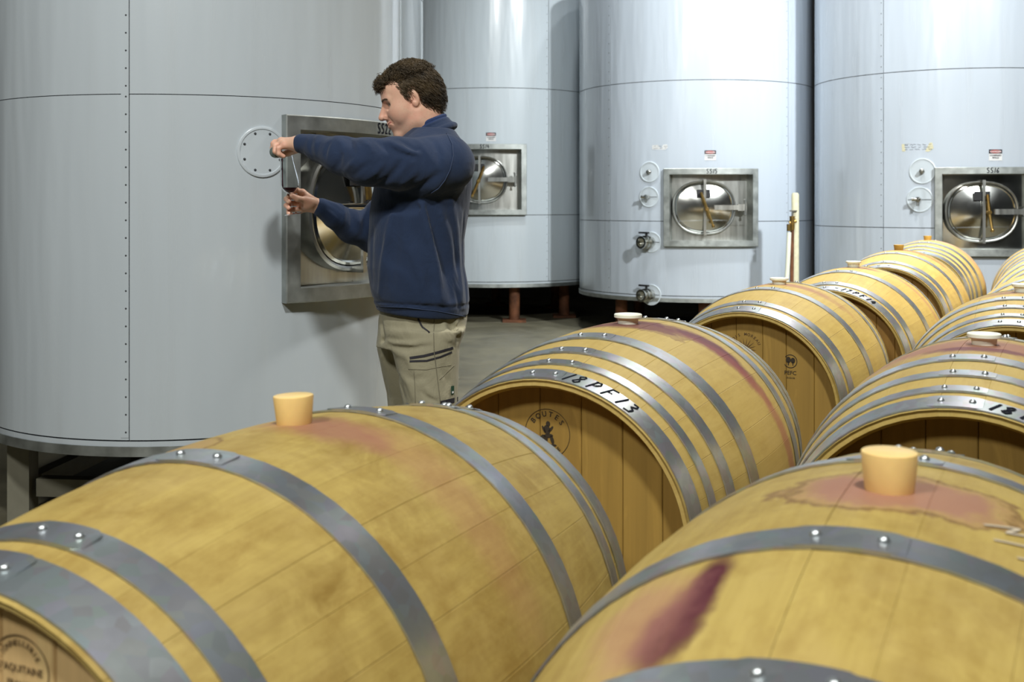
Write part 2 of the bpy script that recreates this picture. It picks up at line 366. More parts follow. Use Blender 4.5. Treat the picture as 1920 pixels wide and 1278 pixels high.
def manway(tk,R,ac,zb,zt,halfw,code,lever,steel,du=-.06,tube=False,code_u=0):
    ha=halfw/R; fl=.055; fa=fl/R; Ro=R+.045; Ri=R-.075; zc=(zb+zt)/2
    # frame: a curved flanged box
    mb=MB(); A=[ac-ha+2*ha*i/16 for i in range(17)]
    def strip(pa,pb):
        k=len(pa); mb.add(pa+pb,[(i,i+1,k+i+1,k+i) for i in range(k-1)])
    Ai=[ac-ha+fa+2*(ha-fa)*i/16 for i in range(17)]
    b=.004; ba=b/R
    Ab=[ac-ha+ba+2*(ha-ba)*i/16 for i in range(17)]
    for z_o,z_b,z_i in((zt,zt-b,zt-fl),(zb,zb+b,zb+fl)):
        strip([cyl(R-.01,a,z_o) for a in A],[cyl(Ro-b,a,z_o) for a in A])
        strip([cyl(Ro-b,a,z_o) for a in A],[cyl(Ro,a,z_b) for a in Ab])
        strip([cyl(Ro,a,z_b) for a in Ab],[cyl(Ro,a,z_i) for a in Ai])
        strip([cyl(Ro,a,z_i) for a in Ai],[cyl(Ri,a,z_i) for a in Ai])
    for s in(-1,1):
        a_o,a_b,a_i=ac+s*ha,ac+s*(ha-ba),ac+s*(ha-fa)
        Z=[zb+(zt-zb)*i/4 for i in range(5)]; Zb=[zb+b+(zt-zb-2*b)*i/4 for i in range(5)]; Zi=[zb+fl+(zt-zb-2*fl)*i/4 for i in range(5)]
        strip([cyl(R-.01,a_o,z) for z in Z],[cyl(Ro-b,a_o,z) for z in Z]); strip([cyl(Ro-b,a_o,z) for z in Z],[cyl(Ro,a_b,z) for z in Zb])
        strip([cyl(Ro,a_b,z) for z in Zb],[cyl(Ro,a_i,z) for z in Zi]); strip([cyl(Ro,a_i,z) for z in Zi],[cyl(Ri,a_i,z) for z in Zi])
    fr=mb.obj('manway_frame',M['frame'],tk,sharp=35)
    # recessed back sheet
    curved_sheet(Ri,ac-ha+fa,ac+ha-fa,zb+fl,zt-fl,None,0,R_(3)).obj('recess_sheet',steel,fr)
    T=Matrix.Translation((0,0,zc))@tangent(Ri,ac)
    def pt(u,v,w): return T@Vector((u,v,w))
    a_,b_=.285,.245
    def oval(k,w,n=48):
        out=[]
        for i in range(n):
            t=2*PI*i/n; c_,s_=math.cos(t),math.sin(t); e=.86
            out.append(pt(du+math.copysign(abs(c_)**e,c_)*(a_+k),math.copysign(abs(s_)**e,s_)*(b_+k),w))
        return out
    def loops(mb,L):
        n=len(L[0]); v=[p for l in L for p in l]
        mb.add(v,[(i*n+j,i*n+(j+1)%n,(i+1)*n+(j+1)%n,(i+1)*n+j) for i in range(len(L)-1) for j in range(n)])
    base=-.09
    mb=MB(); loops(mb,[oval(.005,base),oval(.005,.028),oval(-.004,.034),oval(-.013,.030),oval(-.016,.015)]); mb.obj('hatch_collar',M['steel'],fr,sharp=50)
    mb=MB(); L=[oval(-.016,.012),oval(-.018,.030),oval(-.028,.036),oval(-.036,.028)]
    for i in range(1,7):
        q=i/6; L.append([pt(du+(p_[0])*(1-q),p_[1]*(1-q),.028+.035*math.sin(q*PI/2)) for p_ in [(math.copysign(abs(math.cos(2*PI*j/48))**.86,math.cos(2*PI*j/48))*(a_-.036),math.copysign(abs(math.sin(2*PI*j/48))**.86,math.sin(2*PI*j/48))*(b_-.036)) for j in range(48)]])
    loops(mb,L); mb.obj('hatch_door',M['polish'],fr,sharp=50)
    # bridge bar, lever, hinge, plate
    mb=MB(); mb.box((du,0,.078),(.011,b_+.008,.006),T); mb.box((du,b_+.0,.045),(.012,.012,.04),T); mb.box((du,-b_,.045),(.012,.012,.04),T); mb.obj('bridge_bar',M['steel'],fr,False)
    mb=MB(); (u1,v1),(u2,v2)=lever
    mb.tube([pt(du+u1,v1,.105),pt(du+(u1+u2)/2,(v1+v2)/2,.10),pt(du+u2,v2,.125)],[.012,.016,.010],8); mb.dome(pt(du+u2,v2,.12),T.to_3x3()@Vector((0,0,1)),.017,.03); mb.lathe([(.022,.07),(.022,.1),(.014,.125),(0,.125)],10,T@Matrix.Translation((du+(u1+u2)/2,(v1+v2)/2,0)))
    mb.obj('lever',M['brass'],fr)
    mb=MB(); mb.box((du+.21,0,.060),(.12,.022,.008),T); mb.box((du+.335,0,.045),(.03,.03,.024),T); mb.tube([pt(du+.37,-.065,.05),pt(du+.37,.065,.05)],.010,8); mb.dome(pt(du+.37,.065,.05),(0,0,1),.016,.012); mb.dome(pt(du+.37,-.065,.05),(0,0,-1),.016,.012)
    mb.box((du+.375,0,.02),(.012,.04,.03),T); mb.obj('hinge_arm',M['steel'],fr,False)
    mb=MB(); mb.box((du-.012,.128,.066),(.062,.036,.003),T); mb.obj('rating_plate',M['black'],fr,False)
    if tube:
        mb=MB(); mb.tube([pt(du-.26,.005,.10),pt(du-.02,.005,.115)],.017,12); mb.tube([pt(du-.27,.005,.02),pt(du-.27,.005,.12)],.022,10); mb.obj('clamp_tube',M['chrome'],fr)
        mb=MB(); mb.tube([pt(du-.03,.005,.115),pt(du+.08,.005,.12)],.026,12); mb.tube([pt(du-.0,.035,.115),pt(du+.0,-.035,.115)],.02,8); mb.obj('clamp_knob',M['black'],fr)
    # marker code on the top flange
    mb=MB()
    for st in strokes(code,.040):
        q=dense(st); mb.ribbon([surf_pt(Ro+.0012,ac,zt-fl/2,x+code_u,y) for x,y in q],[Vector((math.sin(ac+x/Ro),-math.cos(ac+x/Ro),0)) for x,y in q],.0065)
    tag(mb.obj('marker_code',M['ink'],fr,False),'black hand-written tank code')
    return fr
def cover(tk,R,ac,zc,rad,fit,screws=0,split=False):
    mb=MB(); n=40; rp=[(0,.003),(rad-.012,.003),(rad-.010,.006),(rad-.003,.0065),(rad,.005),(rad,0)]
    v=[];f=[]
    for r,w_ in rp:
        for j in range(n):
            t=2*PI*j/n; v.append(surf_pt(R+w_,ac,zc,r*math.cos(t),r*math.sin(t)))
    for i in range(len(rp)-1):
        for j in range(n): f.append((i*n+j,i*n+(j+1)%n,(i+1)*n+(j+1)%n,(i+1)*n+j))
    mb.add(v,f); c=mb.obj('cover_plate',M['cover'],tk,sharp=50); T=Matrix.Translation((0,0,zc))@tangent(R,ac)
    for k in range(screws):
        t=2*PI*(k+.5)/screws; p=surf_pt(R+.003,ac,zc,(rad-.022)*math.cos(t),(rad-.022)*math.sin(t)); MB().dome(p,T.to_3x3()@Vector((0,0,1)),.005,.004,8).obj('screw',M['gap'],c)
    if split:
        MB().box((0,0,.0045),(rad-.014,.0022,.0008),T).obj('plate_joint',M['gap'],c,False)
    if fit==1:
        mb=MB(); mb.lathe([(.020,0),(.020,.03),(.015,.034),(.015,.05),(.008,.052),(0,.052)],14,T); mb.obj('probe_socket',M['steel_dark'],c)
    if fit==2:
        mb=MB(); mb.lathe([(.016,0),(.016,.05),(.022,.052),(.022,.075),(0,.078)],12,T); mb.tube([T@Vector((0,0,.06)),T@Vector((-.05,.0,.07))],.017,10); mb.tube([T@Vector((.0,-.01,.06)),T@Vector((.0,-.055,.07))],.010,8); mb.obj('sample_tap',M['polish'],c)
    if fit==3:
        TT=T@Matrix.Rotation(R_(-18),4,'Y')
        mb=MB(); mb.lathe([(.050,0),(.050,.035),(.060,.037),(.060,.050),(.044,.055),(.044,.085),(.062,.088),(.062,.100),(.046,.104),(.046,.135),(.058,.138),(.058,.150),(.040,.150),(.036,.10),(0,.10)],22,TT); o=mb.obj('butterfly_valve',M['polish'],c)
        mb=MB(); mb.tube([TT@Vector((0,.04,.07)),TT@Vector((0,.085,.07))],.012,8); mb.box((-.03,.088,.07),(.055,.008,.013),TT); mb.obj('valve_handle',M['black'],o)
def sign(tk,R,ac,zc,s=1.0):
    def q(x0,x1,y0,y1): return poly2([(x0*s,y0*s),(x1*s,y0*s),(x1*s,y1*s),(x0*s,y1*s)])
    mb=MB(); mb.add(*on_wall(q(-.052,.052,-.045,.045),R+.002,ac,zc)); sg=tag(mb.obj('warning_sign',M['white'],tk,False),'small white and red danger sticker above the hatch')
    mb=MB(); mb.add(*on_wall(q(-.052,.052,.012,.045),R+.003,ac,zc)); mb.obj('sign_header',M['ink'],sg,False)
    mb=MB(); mb.add(*on_wall(ell2((0,.0285*s),.046*s,.0135*s,0,24),R+.004,ac,zc)); mb.obj('sign_oval',M['red'],sg,False)
    mb=MB(); mb.add(*on_wall(shift2(text_flat('DANGER',.022*s),0,.0205*s),R+.005,ac,zc)); mb.obj('sign_lettering',M['white'],sg,False)
    mb=MB(); mb.add(*on_wall(join2(shift2(text_flat('CONFINED',.018*s),0,-.009*s),shift2(text_flat('SPACE',.018*s),0,-.028*s)),R+.004,ac,zc)); mb.obj('sign_lettering',M['ink'],sg,False)
def tape(tk,R,ac,zc,wd,lines,mat):
    mb=MB(); h=.022*lines
    pts=[(-wd/2,-h*.5),(wd*.35,-h*.62),(wd/2,-h*.2),(wd*.46,h*.5),(-wd*.3,h*.45),(-wd*.52,h*.4)]
    mb.add(*on_wall(poly2(pts),R+.0015,ac,zc)); t=tag(mb.obj('tape_label',mat,tk,False),'yellowed tape with illegible pen notes')
    mb=MB(); rr=random.Random(int(abs(zc)*1000)+lines)
    for l in range(lines):
        y=h*.5-.016-l*.019; x=-wd*.42
        while x<wd*.40:
            wl=rr.uniform(.02,.05); st=[]; k=0
            while k<wl: st.append((x+k,y+rr.uniform(-.004,.005))); k+=.004
            if len(st)>1: mb.ribbon([surf_pt(R+.0025,ac,zc,a,b) for a,b in st],[Vector((math.sin(ac),-math.cos(ac),0))]*len(st),.0022)
            x+=wl+rr.uniform(.008,.02)
    mb.obj('pen_notes',M['ink'],t,False)
def tank(name,label,X,Y,R,zb,zt,seams,vseams,hatch=None,gap=.004,paint='tank',legs=(),legmat='rust',trim=True,rivets=True,square=False,rivet_step=.064,bigr=False,seam_tilt=0):
    tk=empty('wine_tank',(X,Y,0),0,label,'tank')
    hole=None
    if hatch:
        ac,hb,ht,hw=hatch; e=.02; hole=(ac-hw/R+e/R,ac+hw/R-e/R,hb+e,ht-e)
    # inner body, dark, shows only in the joints
    mb=curved_sheet(R-.006,-PI,PI,zb+.01,zt,hole,0,R_(6),1.5)
    n=40; mb.add([cyl(R-.006,2*PI*i/n,zb+.01) for i in range(n)],[tuple(range(n))]); mb.add([cyl(R-.006,2*PI*i/n,zt) for i in range(n)]+[(0,0,zt+.25)],[(i,(i+1)%n,n) for i in range(n)])
    mb.obj('tank_body',M['gap'],tk)
    # cladding sheets
    zs=[zb+(.05 if trim else .012)]+list(seams)+[zt]
    vs=list(vseams)+[vseams[0]+2*PI]
    first=None
    for i in range(len(zs)-1):
        for j in range(len(vs)-1):
            g=gap/2
            p=curved_sheet(R,vs[j]+g/R,vs[j+1]-g/R,zs[i]+g,zs[i+1]-g,hole if hole and vs[j]<hole[0]+.3 and True else hole,.004).obj('cladding_sheet',M[paint],tk)
            if bigr and j==0:
                z=zs[i]+.03
                while z<min(zs[i+1],2.3):
                    a=vs[0]-.009/R if False else vs[0]-.012/R
                    MB().dome(cyl(R,a,z),cyl(1,a,0),.0042,.003,7).obj('rivet',M['gap'],p); z+=rivet_step
    if rivets and not bigr:
        mb=MB()
        for a in vseams:
            z=zb+.1
            while z<3.4: mb.dome(cyl(R,a-.02/R,z),cyl(1,a,0),.0042,.002,5); z+=.09
        tag(mb.obj('rivet_line',M['gap'],tk),kind='stuff')
    if bigr:
        # overlapping joint strip beside the rivet line
        curved_sheet(R+.0015,vseams[0]-.030/R,vseams[0]-.002,zb+.06,zt,None,.003,R_(2)).obj('joint_strip',M[paint],tk)
    if trim:
        curved_sheet(R,-PI,PI,zb+.028,zb+.046,None,.004).obj('lower_cladding_strip',M[paint],tk)
        mb=curved_sheet(R+.006,-PI,PI,zb-.008,zb+.028,None,.012); mb.obj('base_band',M['frame'],tk)
    else:
        curved_sheet(R+.008,-PI,PI,zb-.012,zb+.016,None,.014).obj('base_trim',M['steel'],tk)
    for (a,r) in legs:
        x,y=r*math.sin(a),-r*math.cos(a); mb=MB()
        if square: mb.box((x,y,zb/2),(.043,.043,zb/2))
        else: mb.tube([(x,y,.0),(x,y,zb+.012)],.058,14)
        lg=mb.obj('leg',M[legmat],tk)
        if not square: MB().box((x,y,.012),(.125,.125,.012)).obj('foot_plate',M[legmat],lg,False)
    return tk
HB=.9
# nearest tank, on the left
T1=tank('wine_tank','huge nearest pale tank filling the left, hatch marked SS22 behind the man',-1.364,4.872,.872,.345,4.6,[1.25+.400],[R_(-1.5)],(R_(63),.88,1.587,.43),gap=.003,
    legs=[(R_(a),.76) for a in(-49,38,142,-142)],legmat='post',square=True,bigr=True)
manway(T1,.872,R_(63),.88,1.587,.43,'SS22',((-.02,.15),(.05,-.16)),M['steel_dark'],du=-.03,tube=True,code_u=.065)
cover(T1,.872,R_(29.8),1.25+.196,.095,0,8)
mb=MB()
for a0,a1 in((-49,38),(38,142),(142,218),(218,311)):
    p0,p1=Vector(cyl(.74,R_(a0),.135)),Vector(cyl(.74,R_(a1),.135)); d=(p1-p0); L=d.length; M4=Matrix.Translation((p0+p1)/2)@d.to_track_quat('X','Z').to_matrix().to_4x4(); mb.box((0,0,0),(L/2-.05,.03,.035),M4)
mb.obj('base_beam',M['post'],T1,False)
mb=MB(); mb.add(*on_wall(poly2([(-.02,-.022),(.02,-.022),(.02,.022),(-.02,.022)]),.8745,R_(79),1.25+.445)); s=mb.obj('maker_sticker',M['cover'],T1,False); mb=MB(); mb.add(*on_wall(poly2([(-.013,-.012),(.013,-.012),(.013,-.004),(-.013,-.004)]),.8755,R_(79),1.25+.445)); mb.obj('sticker_print',M['ink'],s,False)
# tank between the nearest and the second, mostly hidden
T5=tank('wine_tank','shaded tank half hidden behind the man, between nearest tank and the SS14 tank',-1.66,7.9,1.02,.36,4.6,[2.7],[R_(58)],None,gap=.006,legs=[(R_(a),.75) for a in(20,110,200,290)])
T2=tank('wine_tank','pale tank with hatch SS14 just right of the man, partly behind him',-.2,12.78,1.18,.385,4.6,[1.25-.11,1.25+1.227],[R_(-150),R_(30)],(R_(-4),1.14,1.886,.43),gap=.006,
    legs=[(R_(13),1.0),(R_(-28),.95),(R_(58),.92),(R_(130),.95),(R_(180),.95),(R_(-100),.95)])
manway(T2,1.18,R_(-4),1.14,1.886,.43,'SS14',((.05,.14),(-.07,-.17)),M['steel'])
sign(T2,1.18,R_(-1),1.25+.71)
T3=tank('wine_tank','middle pale tank with hatch SS15 and a column of valves',1.873,11.32,1.18,.355,3.55,[1.25-.155,1.25+1.147],[R_(-52),R_(38)],(R_(-2),.863,1.583,.43),gap=.006,paint='tank_b',
    legs=[(R_(-54),1.0),(R_(-4),1.0),(R_(30),.98),(R_(70),.95),(R_(150),.95),(R_(-150),.95)])
manway(T3,1.18,R_(-2),.863,1.583,.43,'SS15',((-.04,.14),(.07,-.17)),M['steel'])
sign(T3,1.18,R_(-2.5),1.25+.452)
tape(T3,1.18,R_(-25),1.25+.535,.15,2,M['white'])
for i,(px,py) in enumerate(((1219,322),(1218,369),(1222,454),(1222,553))):
    z=10.25; x=(px-960)/F_PX*z; a=math.asin((x-1.873)/1.18); cover(T3,1.18,a,CAMH+(HOR-py)/F_PX*z,.098,(1,2,3,3)[i],0,i>0)
T4=tank('wine_tank','pale tank at the right edge with hatch SS16 above the far barrels',3.99,10.1,1.18,.33,4.7,[1.25-.193,1.25+1.105],[R_(-47),R_(70)],(R_(-5.5),.83,1.553,.43),gap=.006,paint='tank_b',
    legs=[(R_(a),.98) for a in(-60,0,60,120,180,-120)])
manway(T4,1.18,R_(-5.5),.83,1.553,.43,'SS16',((.02,.14),(.05,-.15)),M['polish'])
sign(T4,1.18,R_(-4),1.25+.40)
tape(T4,1.18,R_(-33),1.25+.475,.25,3,M['tape'])
for i,(px,py) in enumerate(((1727,321),(1723,374))):
    z=9.12; x=(px-960)/F_PX*z; a=math.asin((x-3.99)/1.18); cover(T4,1.18,a,CAMH+(HOR-py)/F_PX*z,.106,(1,2)[i],0,i>0)
# tap post between the SS15 and SS16 tanks
tp=empty('tap_post',(P(1491,400,9.6)[0],9.6,0),0,'cream post with brass tap and hanging white hose between two tanks','tap post')
mb=MB(); mb.tube([(0,0,0),(0,0,1.335),(0,0,1.352)],[.032,.032,.022],14); mb.obj('post',M['tape'],tp)
mb=MB(); mb.tube([(-.045,-.035,0),(-.035,-.035,1.03)],.016,10); mb.obj('standpipe',M['rust'],tp)
mb=MB(); mb.tube([(-.035,-.035,1.03),(-.035,-.035,1.15)],[.02,.024],10); mb.tube([(-.06,-.035,1.09),(.0,-.035,1.11)],.016,8); mb.tube([(-.06,-.04,1.02),(-.06,-.04,1.08)],.024,8); tap=mb.obj('tap',M['brass'],tp)
mb=MB(); mb.tube([(-.035,-.035,1.15),(-.03,-.035,1.19)],.008,8); mb.box((-.025,-.035,1.195),(.03,.012,.006)); mb.obj('tap_handle',M['steel_dark'],tap)
mb=MB(); mb.tube([(-.063,-.04,1.01),(-.075,-.045,.75),(-.10,-.05,.4),(-.115,-.05,.1),(-.12,-.06,.02),(-.2,-.1,.016),(-.35,-.1,.016)],.020,10); mb.obj('hose',M['bung_white'],tp)
# ------------------------------------------------------------------ barrels
TH=R_(27.07); BL=.95; RH=.286
def prof(t,rb): u=min(1.03,abs(t)/(BL/2)); return rb-(rb-RH)*u*u
H8=[(-.470,-.430),(-.398,-.375),(-.327,-.293),(-.214,-.168)]
H8b=[(-.470,-.424),(-.398,-.371),(-.311,-.278),(-.199,-.153)]
H6=[(-.470,-.418),(-.394,-.358),(-.183,-.139)]
def barrel(key,x,y,z,yaw,rb,label,hoops,mat,hm,roll=0,rivphi=(-5,4),ch=.0105,rc=.042):
    """origin of the parts: the middle of the barrel's axis"""
    root=empty('wine_barrel',(x,y,z-rb),-(TH+yaw),label,'barrel','barrels lying in two rows')
    off=(0,0,rb)
    rr=random.Random(key); n=26; ws=[rr.uniform(.75,1.25) for _ in range(n)]; tot=sum(ws); a=R_(roll)-ws[0]/tot*PI; nt_=20
    T=[-BL/2+BL*i/nt_ for i in range(nt_+1)]
    for k in range(n):
        a0=a; a1=a+ws[k]/tot*2*PI; a=a1; g=.0016
        A=[a0+.0002,a0+g*1.6,(a0*2+a1)/3,(a0+2*a1)/3,a1-g*1.6,a1-.0002]; dr=[-.0004,0,.0001,.0001,0,-.0004]
        v=[];f=[];na=len(A); off_r=rr.uniform(-.00025,.00025)
        for t in T:
            r=prof(t,rb)+off_r
            for q,d in zip(A,dr): v.append((math.sin(q)*(r+d),t,math.cos(q)*(r+d)))
        for i in range(nt_):
            for j in range(na-1): f.append((i*na+j,i*na+j+1,(i+1)*na+j+1,(i+1)*na+j))
        for s,i0 in((-1,0),(1,nt_)):       # chime end and the inside of the rim
            rows=[]
            for (t,r) in((s*(BL/2-.003),prof(BL/2,rb)-.004),(s*(BL/2-.002),prof(BL/2,rb)-ch),(s*(BL/2-min(.014,rc)),prof(BL/2,rb)-ch-.009*ch/.017),(s*(BL/2-.075),prof(BL/2,rb)-ch-.007*ch/.017)):
                rows.append(len(v)); v+=[(math.sin(q)*r,t,math.cos(q)*r) for q in A]
            prev=i0*na
            for b_ in rows:
                for j in range(na-1): f.append((prev+j,prev+j+1,b_+j+1,b_+j) if s>0 else (prev+j,b_+j,b_+j+1,prev+j+1))
                prev=b_
        me=mesh_obj('stave',v,f,mat,root,True,off,11)
    # heads: vertical boards at both ends
    for s in(-1,1):
        hr=RH-ch-.0075*ch/.017; xs=[-hr]; 
        while xs[-1]<hr: xs.append(xs[-1]+rr.uniform(.062,.088))
        xs[-1]=hr
        if xs[-1]-xs[-2]<.03: xs.pop(-2)
        if s>0: xs=[-hr,-.09,.09,hr]
        ty=s*(BL/2-rc)
        for i in range(len(xs)-1):
            x0,x1=xs[i]+.0005,xs[i+1]-.0005; x0=max(x0,-hr+.002); x1=min(x1,hr-.002)
            m=6; top=[(x0+(x1-x0)*j/m,math.sqrt(max(0,hr*hr-(x0+(x1-x0)*j/m)**2))) for j in range(m+1)]
            out=top+[(p[0],-p[1]) for p in reversed(top)]
            cx=(x0+x1)/2; k=len(out); c=.0018
            ins=[(p[0]+(c if p[0]<cx else -c)*(1 if abs(p[0]-cx)>(x1-x0)*.49 else 0),p[1]) for p in out]
            ins=[(max(x0+c,min(x1-c,p[0])),p[1]) for p in ins]
            v=[(p[0],ty-s*.02,p[1]) for p in out]+[(p[0],ty-s*.0014,p[1]) for p in out]+[(p[0],ty,p[1]) for p in ins]
            f=[(j,(j+1)%k,k+(j+1)%k,k+j) for j in range(k)]+[(k+j,k+(j+1)%k,2*k+(j+1)%k,2*k+j) for j in range(k)]+[tuple(range(2*k,3*k))]
            if s>0: f=[tuple(reversed(q)) for q in f]
            mesh_obj('head_board',v,f,hm,root,True,off,25)
    # hoops with a riveted lap and two rivets each
    hl=[(a_,b_,False) for a_,b_ in hoops]+[(-b_,-a_,True) for a_,b_ in hoops]
    for (t0,t1,back) in hl:
        nseg=64; v=[];f=[];th=.0024; ph0=rr.uniform(-2,2)
        p1,p2=rivphi
        ra0,ra1=prof(t0,rb)+.0008,prof(t1,rb)+.0008
        sec=[(t0,ra0),(t0,ra0+th),(t1,ra1+th),(t1,ra1)]
        for i in range(nseg):
            q=2*PI*i/nseg
            for t,r in sec: v.append((math.sin(q)*r,t,math.cos(q)*r))
        for i in range(nseg):
            i2=(i+1)%nseg
            for j in range(4): f.append((i*4+j,i*4+(j+1)%4,i2*4+(j+1)%4,i2*4+j))
        mb=MB(); mb.add(v,f)
        # lap end
        L0,L1=R_(p1-4+ph0),R_(p2+3.2+ph0); na=8; v=[];f=[]
        for i in range(na+1):
            q=L0+(L1-L0)*i/na; tap=.006 if i in(0,na) else 0
            for t,r in((t0+tap,ra0+th-.0002),(t0+tap,ra0+1.5*th),(t1-tap,ra1+1.5*th),(t1-tap,ra1+th-.0002)): v.append((math.sin(q)*r,t,math.cos(q)*r))
        for i in range(na):
            for j in range(4): f.append((i*4+j,i*4+(j+1)%4,i*4+4+(j+1)%4,i*4+4+j))
        f+=[(0,1,2,3),(na*4+3,na*4+2,na*4+1,na*4)]
        mb.add(v,f); h=mb.obj('hoop',M['hoop'],root,True,off,30)
        for p_ in(p1+ph0,p2+ph0):
            q=R_(p_); tm=(t0+t1)/2; r=(ra0+ra1)/2+1.5*th; ax=(math.sin(q),0,math.cos(q))
            MB().dome((ax[0]*r,tm,ax[2]*r),ax,.0055 if t1-t0>.03 else .0047,.0048,9).obj('rivet',M['rivet'],h)
    root['rb']=rb
    return root
def hoop_text(root,rb,s,tm,phi,h,wd,flip=False):
    mb=MB()
    for st in strokes(s,h,.92):
        q=dense(st,5); pts=[];nr=[]
        for a,b in q:
            a+=.22*b; t=tm+b; r=prof(t,rb)+.0008+.0024+.0008; an=R_(phi)+a/r; pts.append((math.sin(an)*r,t,math.cos(an)*r)); nr.append((math.sin(an),0,math.cos(an)))
        mb.ribbon(pts,nr,wd)
    tag(mb.obj('marker_lettering',M['ink'],root,False,(0,0,rb)),'black hand-written cask number on the end hoop')
def head_print(root,rb,flat,name,mat,cx=0,cz=0,label=None,rc=.042):
    ty=-(BL/2-rc)-.0008; v=[(cx+x,ty,cz+y) for x,y in flat[0]]
    o=mesh_obj(name,v,flat[1],mat,root,False,(0,0,rb)); 
    if label: o['label']=label
    return o
def head_at(key,px,py):
    x,y,z,yw,rb=BARS[key]; a=TH+yw; ax=np.array([math.sin(a),math.cos(a),0]); sd=np.array([math.cos(a),-math.sin(a),0])
    c=np.array([x,y,z])-ax*(BL/2-(.014 if key=='B1' else .042)); d=P(px,py,1.0)-np.array([0,0,CAMH]); o=np.array([0,0,CAMH]); t=((c-o)@ax)/(d@ax); q=o+t*d-c
    return float(q@sd),float(q[2])
BARS={ # x, y, z(axis), yaw offset, rb
'B1':(-.281,1.407,.623,R_(-1.8),.343),'B2':(.259,2.464,.640,R_(-1.4),.345),'B3':(.908,3.752,.638,R_(-.5),.342),'B4':(1.429,4.62,.635,R_(1.4),.353),
'B5':(2.069,5.906,.648,0,.359),'B6':(2.794,7.422,.650,0,.362),
'R1':(.360,1.053,.626,R_(-1),.353),'R2':(.910,2.128,.646,R_(.4),.335),'R3':(1.552,3.355,.639,R_(.8),.345),
'R4':(2.10,4.28,.637,0,.350),'R5':(2.76,5.56,.65,0,.352),'R6':(3.46,7.09,.65,0,.352)}
PUR=(.13,.028,.045); PNK=(.42,.17,.12); DRK=(.085,.012,.022)
LAB={'B1':'nearest wine barrel of the left row, pale head stamped in an oval, amber bung','B2':'left-row wine barrel marked 18PF13 with a figure stamp on its head, white bung',
'B3':'left-row wine barrel with round forest-certification stamp on its head, behind the 18PF13 barrel','B4':'left-row wine barrel marked 17PF14 on its end hoop',
'B5':'left-row wine barrel with a dark amber head and ochre bung, second from the far end','B6':'farthest wine barrel of the left row, closely hooped, below the SS16 hatch',
'R1':'nearest wine barrel of the right row with a dark red wine streak and amber bung','R2':'right-row wine barrel with wide purple stain under a white flanged bung','R3':'right-row wine barrel cut by the photo edge behind the flanged white bung',
'R4':'right-row wine barrel seen as a sliver at the edge, fourth from the front','R5':'right-row wine barrel seen as a sliver at the edge, fifth from the front','R6':'farthest wine barrel of the right row, at the edge below the SS16 tank'}
WM={
'B1':wood_mat('oak_b1',[(.03,.03,.065,.12,0,(.33,.13,.10),.70,.0),(.05,.22,.06,.25,-.1,(.40,.17,.10),.32,0),(-.10,-.10,.05,.06,0,(.40,.25,.10),.7,.8)],base=(.44,.312,.090),blotch=1.0,seed=1),
'B2':wood_mat('oak_b2',[(.0,.0,.075,.14,0,PUR,.85,.5),(.065,.18,.055,.20,.10,PUR,.95,0),(.10,.45,.04,.34,.22,(.34,.10,.08),.6,0)],base=(.48,.338,.095),pale=(.54,.395,.125),blotch=.25,seed=2),
'B3':wood_mat('oak_b3',[(0,.0,.06,.30,0,(.30,.12,.08),.75,0)],blotch=.25,seed=3),
'B4':wood_mat('oak_b4',[(0,.0,.06,.12,0,PUR,.8,0),(.05,.3,.03,.3,.1,(.35,.13,.10),.5,0)],base=(.47,.325,.09),blotch=.4,seed=4),
'B5':wood_mat('oak_b5',[(0,.0,.08,.35,0,(.17,.07,.04),.75,0)],base=(.45,.30,.10),blotch=.5,seed=5),
'B6':wood_mat('oak_b6',[(.05,.1,.16,.5,0,(.52,.25,.17),.6,0)],base=(.55,.39,.14),blotch=.2,seed=6),
'R1':wood_mat('oak_r1',[(0,.01,.075,.115,0,(.36,.165,.12),.85,.75),(-.25,-.118,.10,.020,0,DRK,1.0,0),(-.30,-.135,.075,.034,0,DRK,.95,0),(-.27,-.17,.10,.06,0,(.45,.20,.15),.5,0)],base=(.45,.32,.085),blotch=.8,seed=7),
'R2':wood_mat('oak_r2',[(0,-.02,.13,.34,0,(.30,.12,.10),.8,0),(-.07,.0,.03,.12,0,PUR,.8,.5)],base=(.48,.335,.09),blotch=.3,seed=8),
'R3':wood_mat('oak_r3',[(0,.02,.09,.2,0,PUR,.7,0)],base=(.47,.33,.085),blotch=.4,seed=9)}
WM['R4']=wood_mat('oak_r4',[(0,0,.07,.12,0,PUR,.6,0)],base=(.56,.40,.16),seed=10); WM['R5']=WM['R6']=WM['R4']
HP={'B1':H6,'B2':H8,'B3':H6,'B4':[(-.470,-.428),(-.407,-.371),(-.205,-.160)],'B5':[(-.470,-.430),(-.402,-.368),(-.205,-.165)],'B6':H8,'R1':H6,'R2':H8b,'R3':H8b,'R4':H8b,'R5':H8,'R6':H8}
HM={'B1':'head_pale','B4':'head_amber','B5':'head_amber'}
BO={}
for k,(x,y,z,yw,rb) in BARS.items():
    BO[k]=barrel(k,x,y,z,yw,rb,LAB[k],HP[k],WM[k],M[HM.get(k,'head')],**(dict(ch=.006,rc=.014) if k=='B1' else {}))
hoop_text(BO['B2'],.345,'18PF13',-.449,23,.033,.0037)
hoop_text(BO['R2'],.335,'18PF12',-.447,23,.031,.0052)
hoop_text(BO['B4'],.353,'17PF14',-.449,23,.030,.0055)
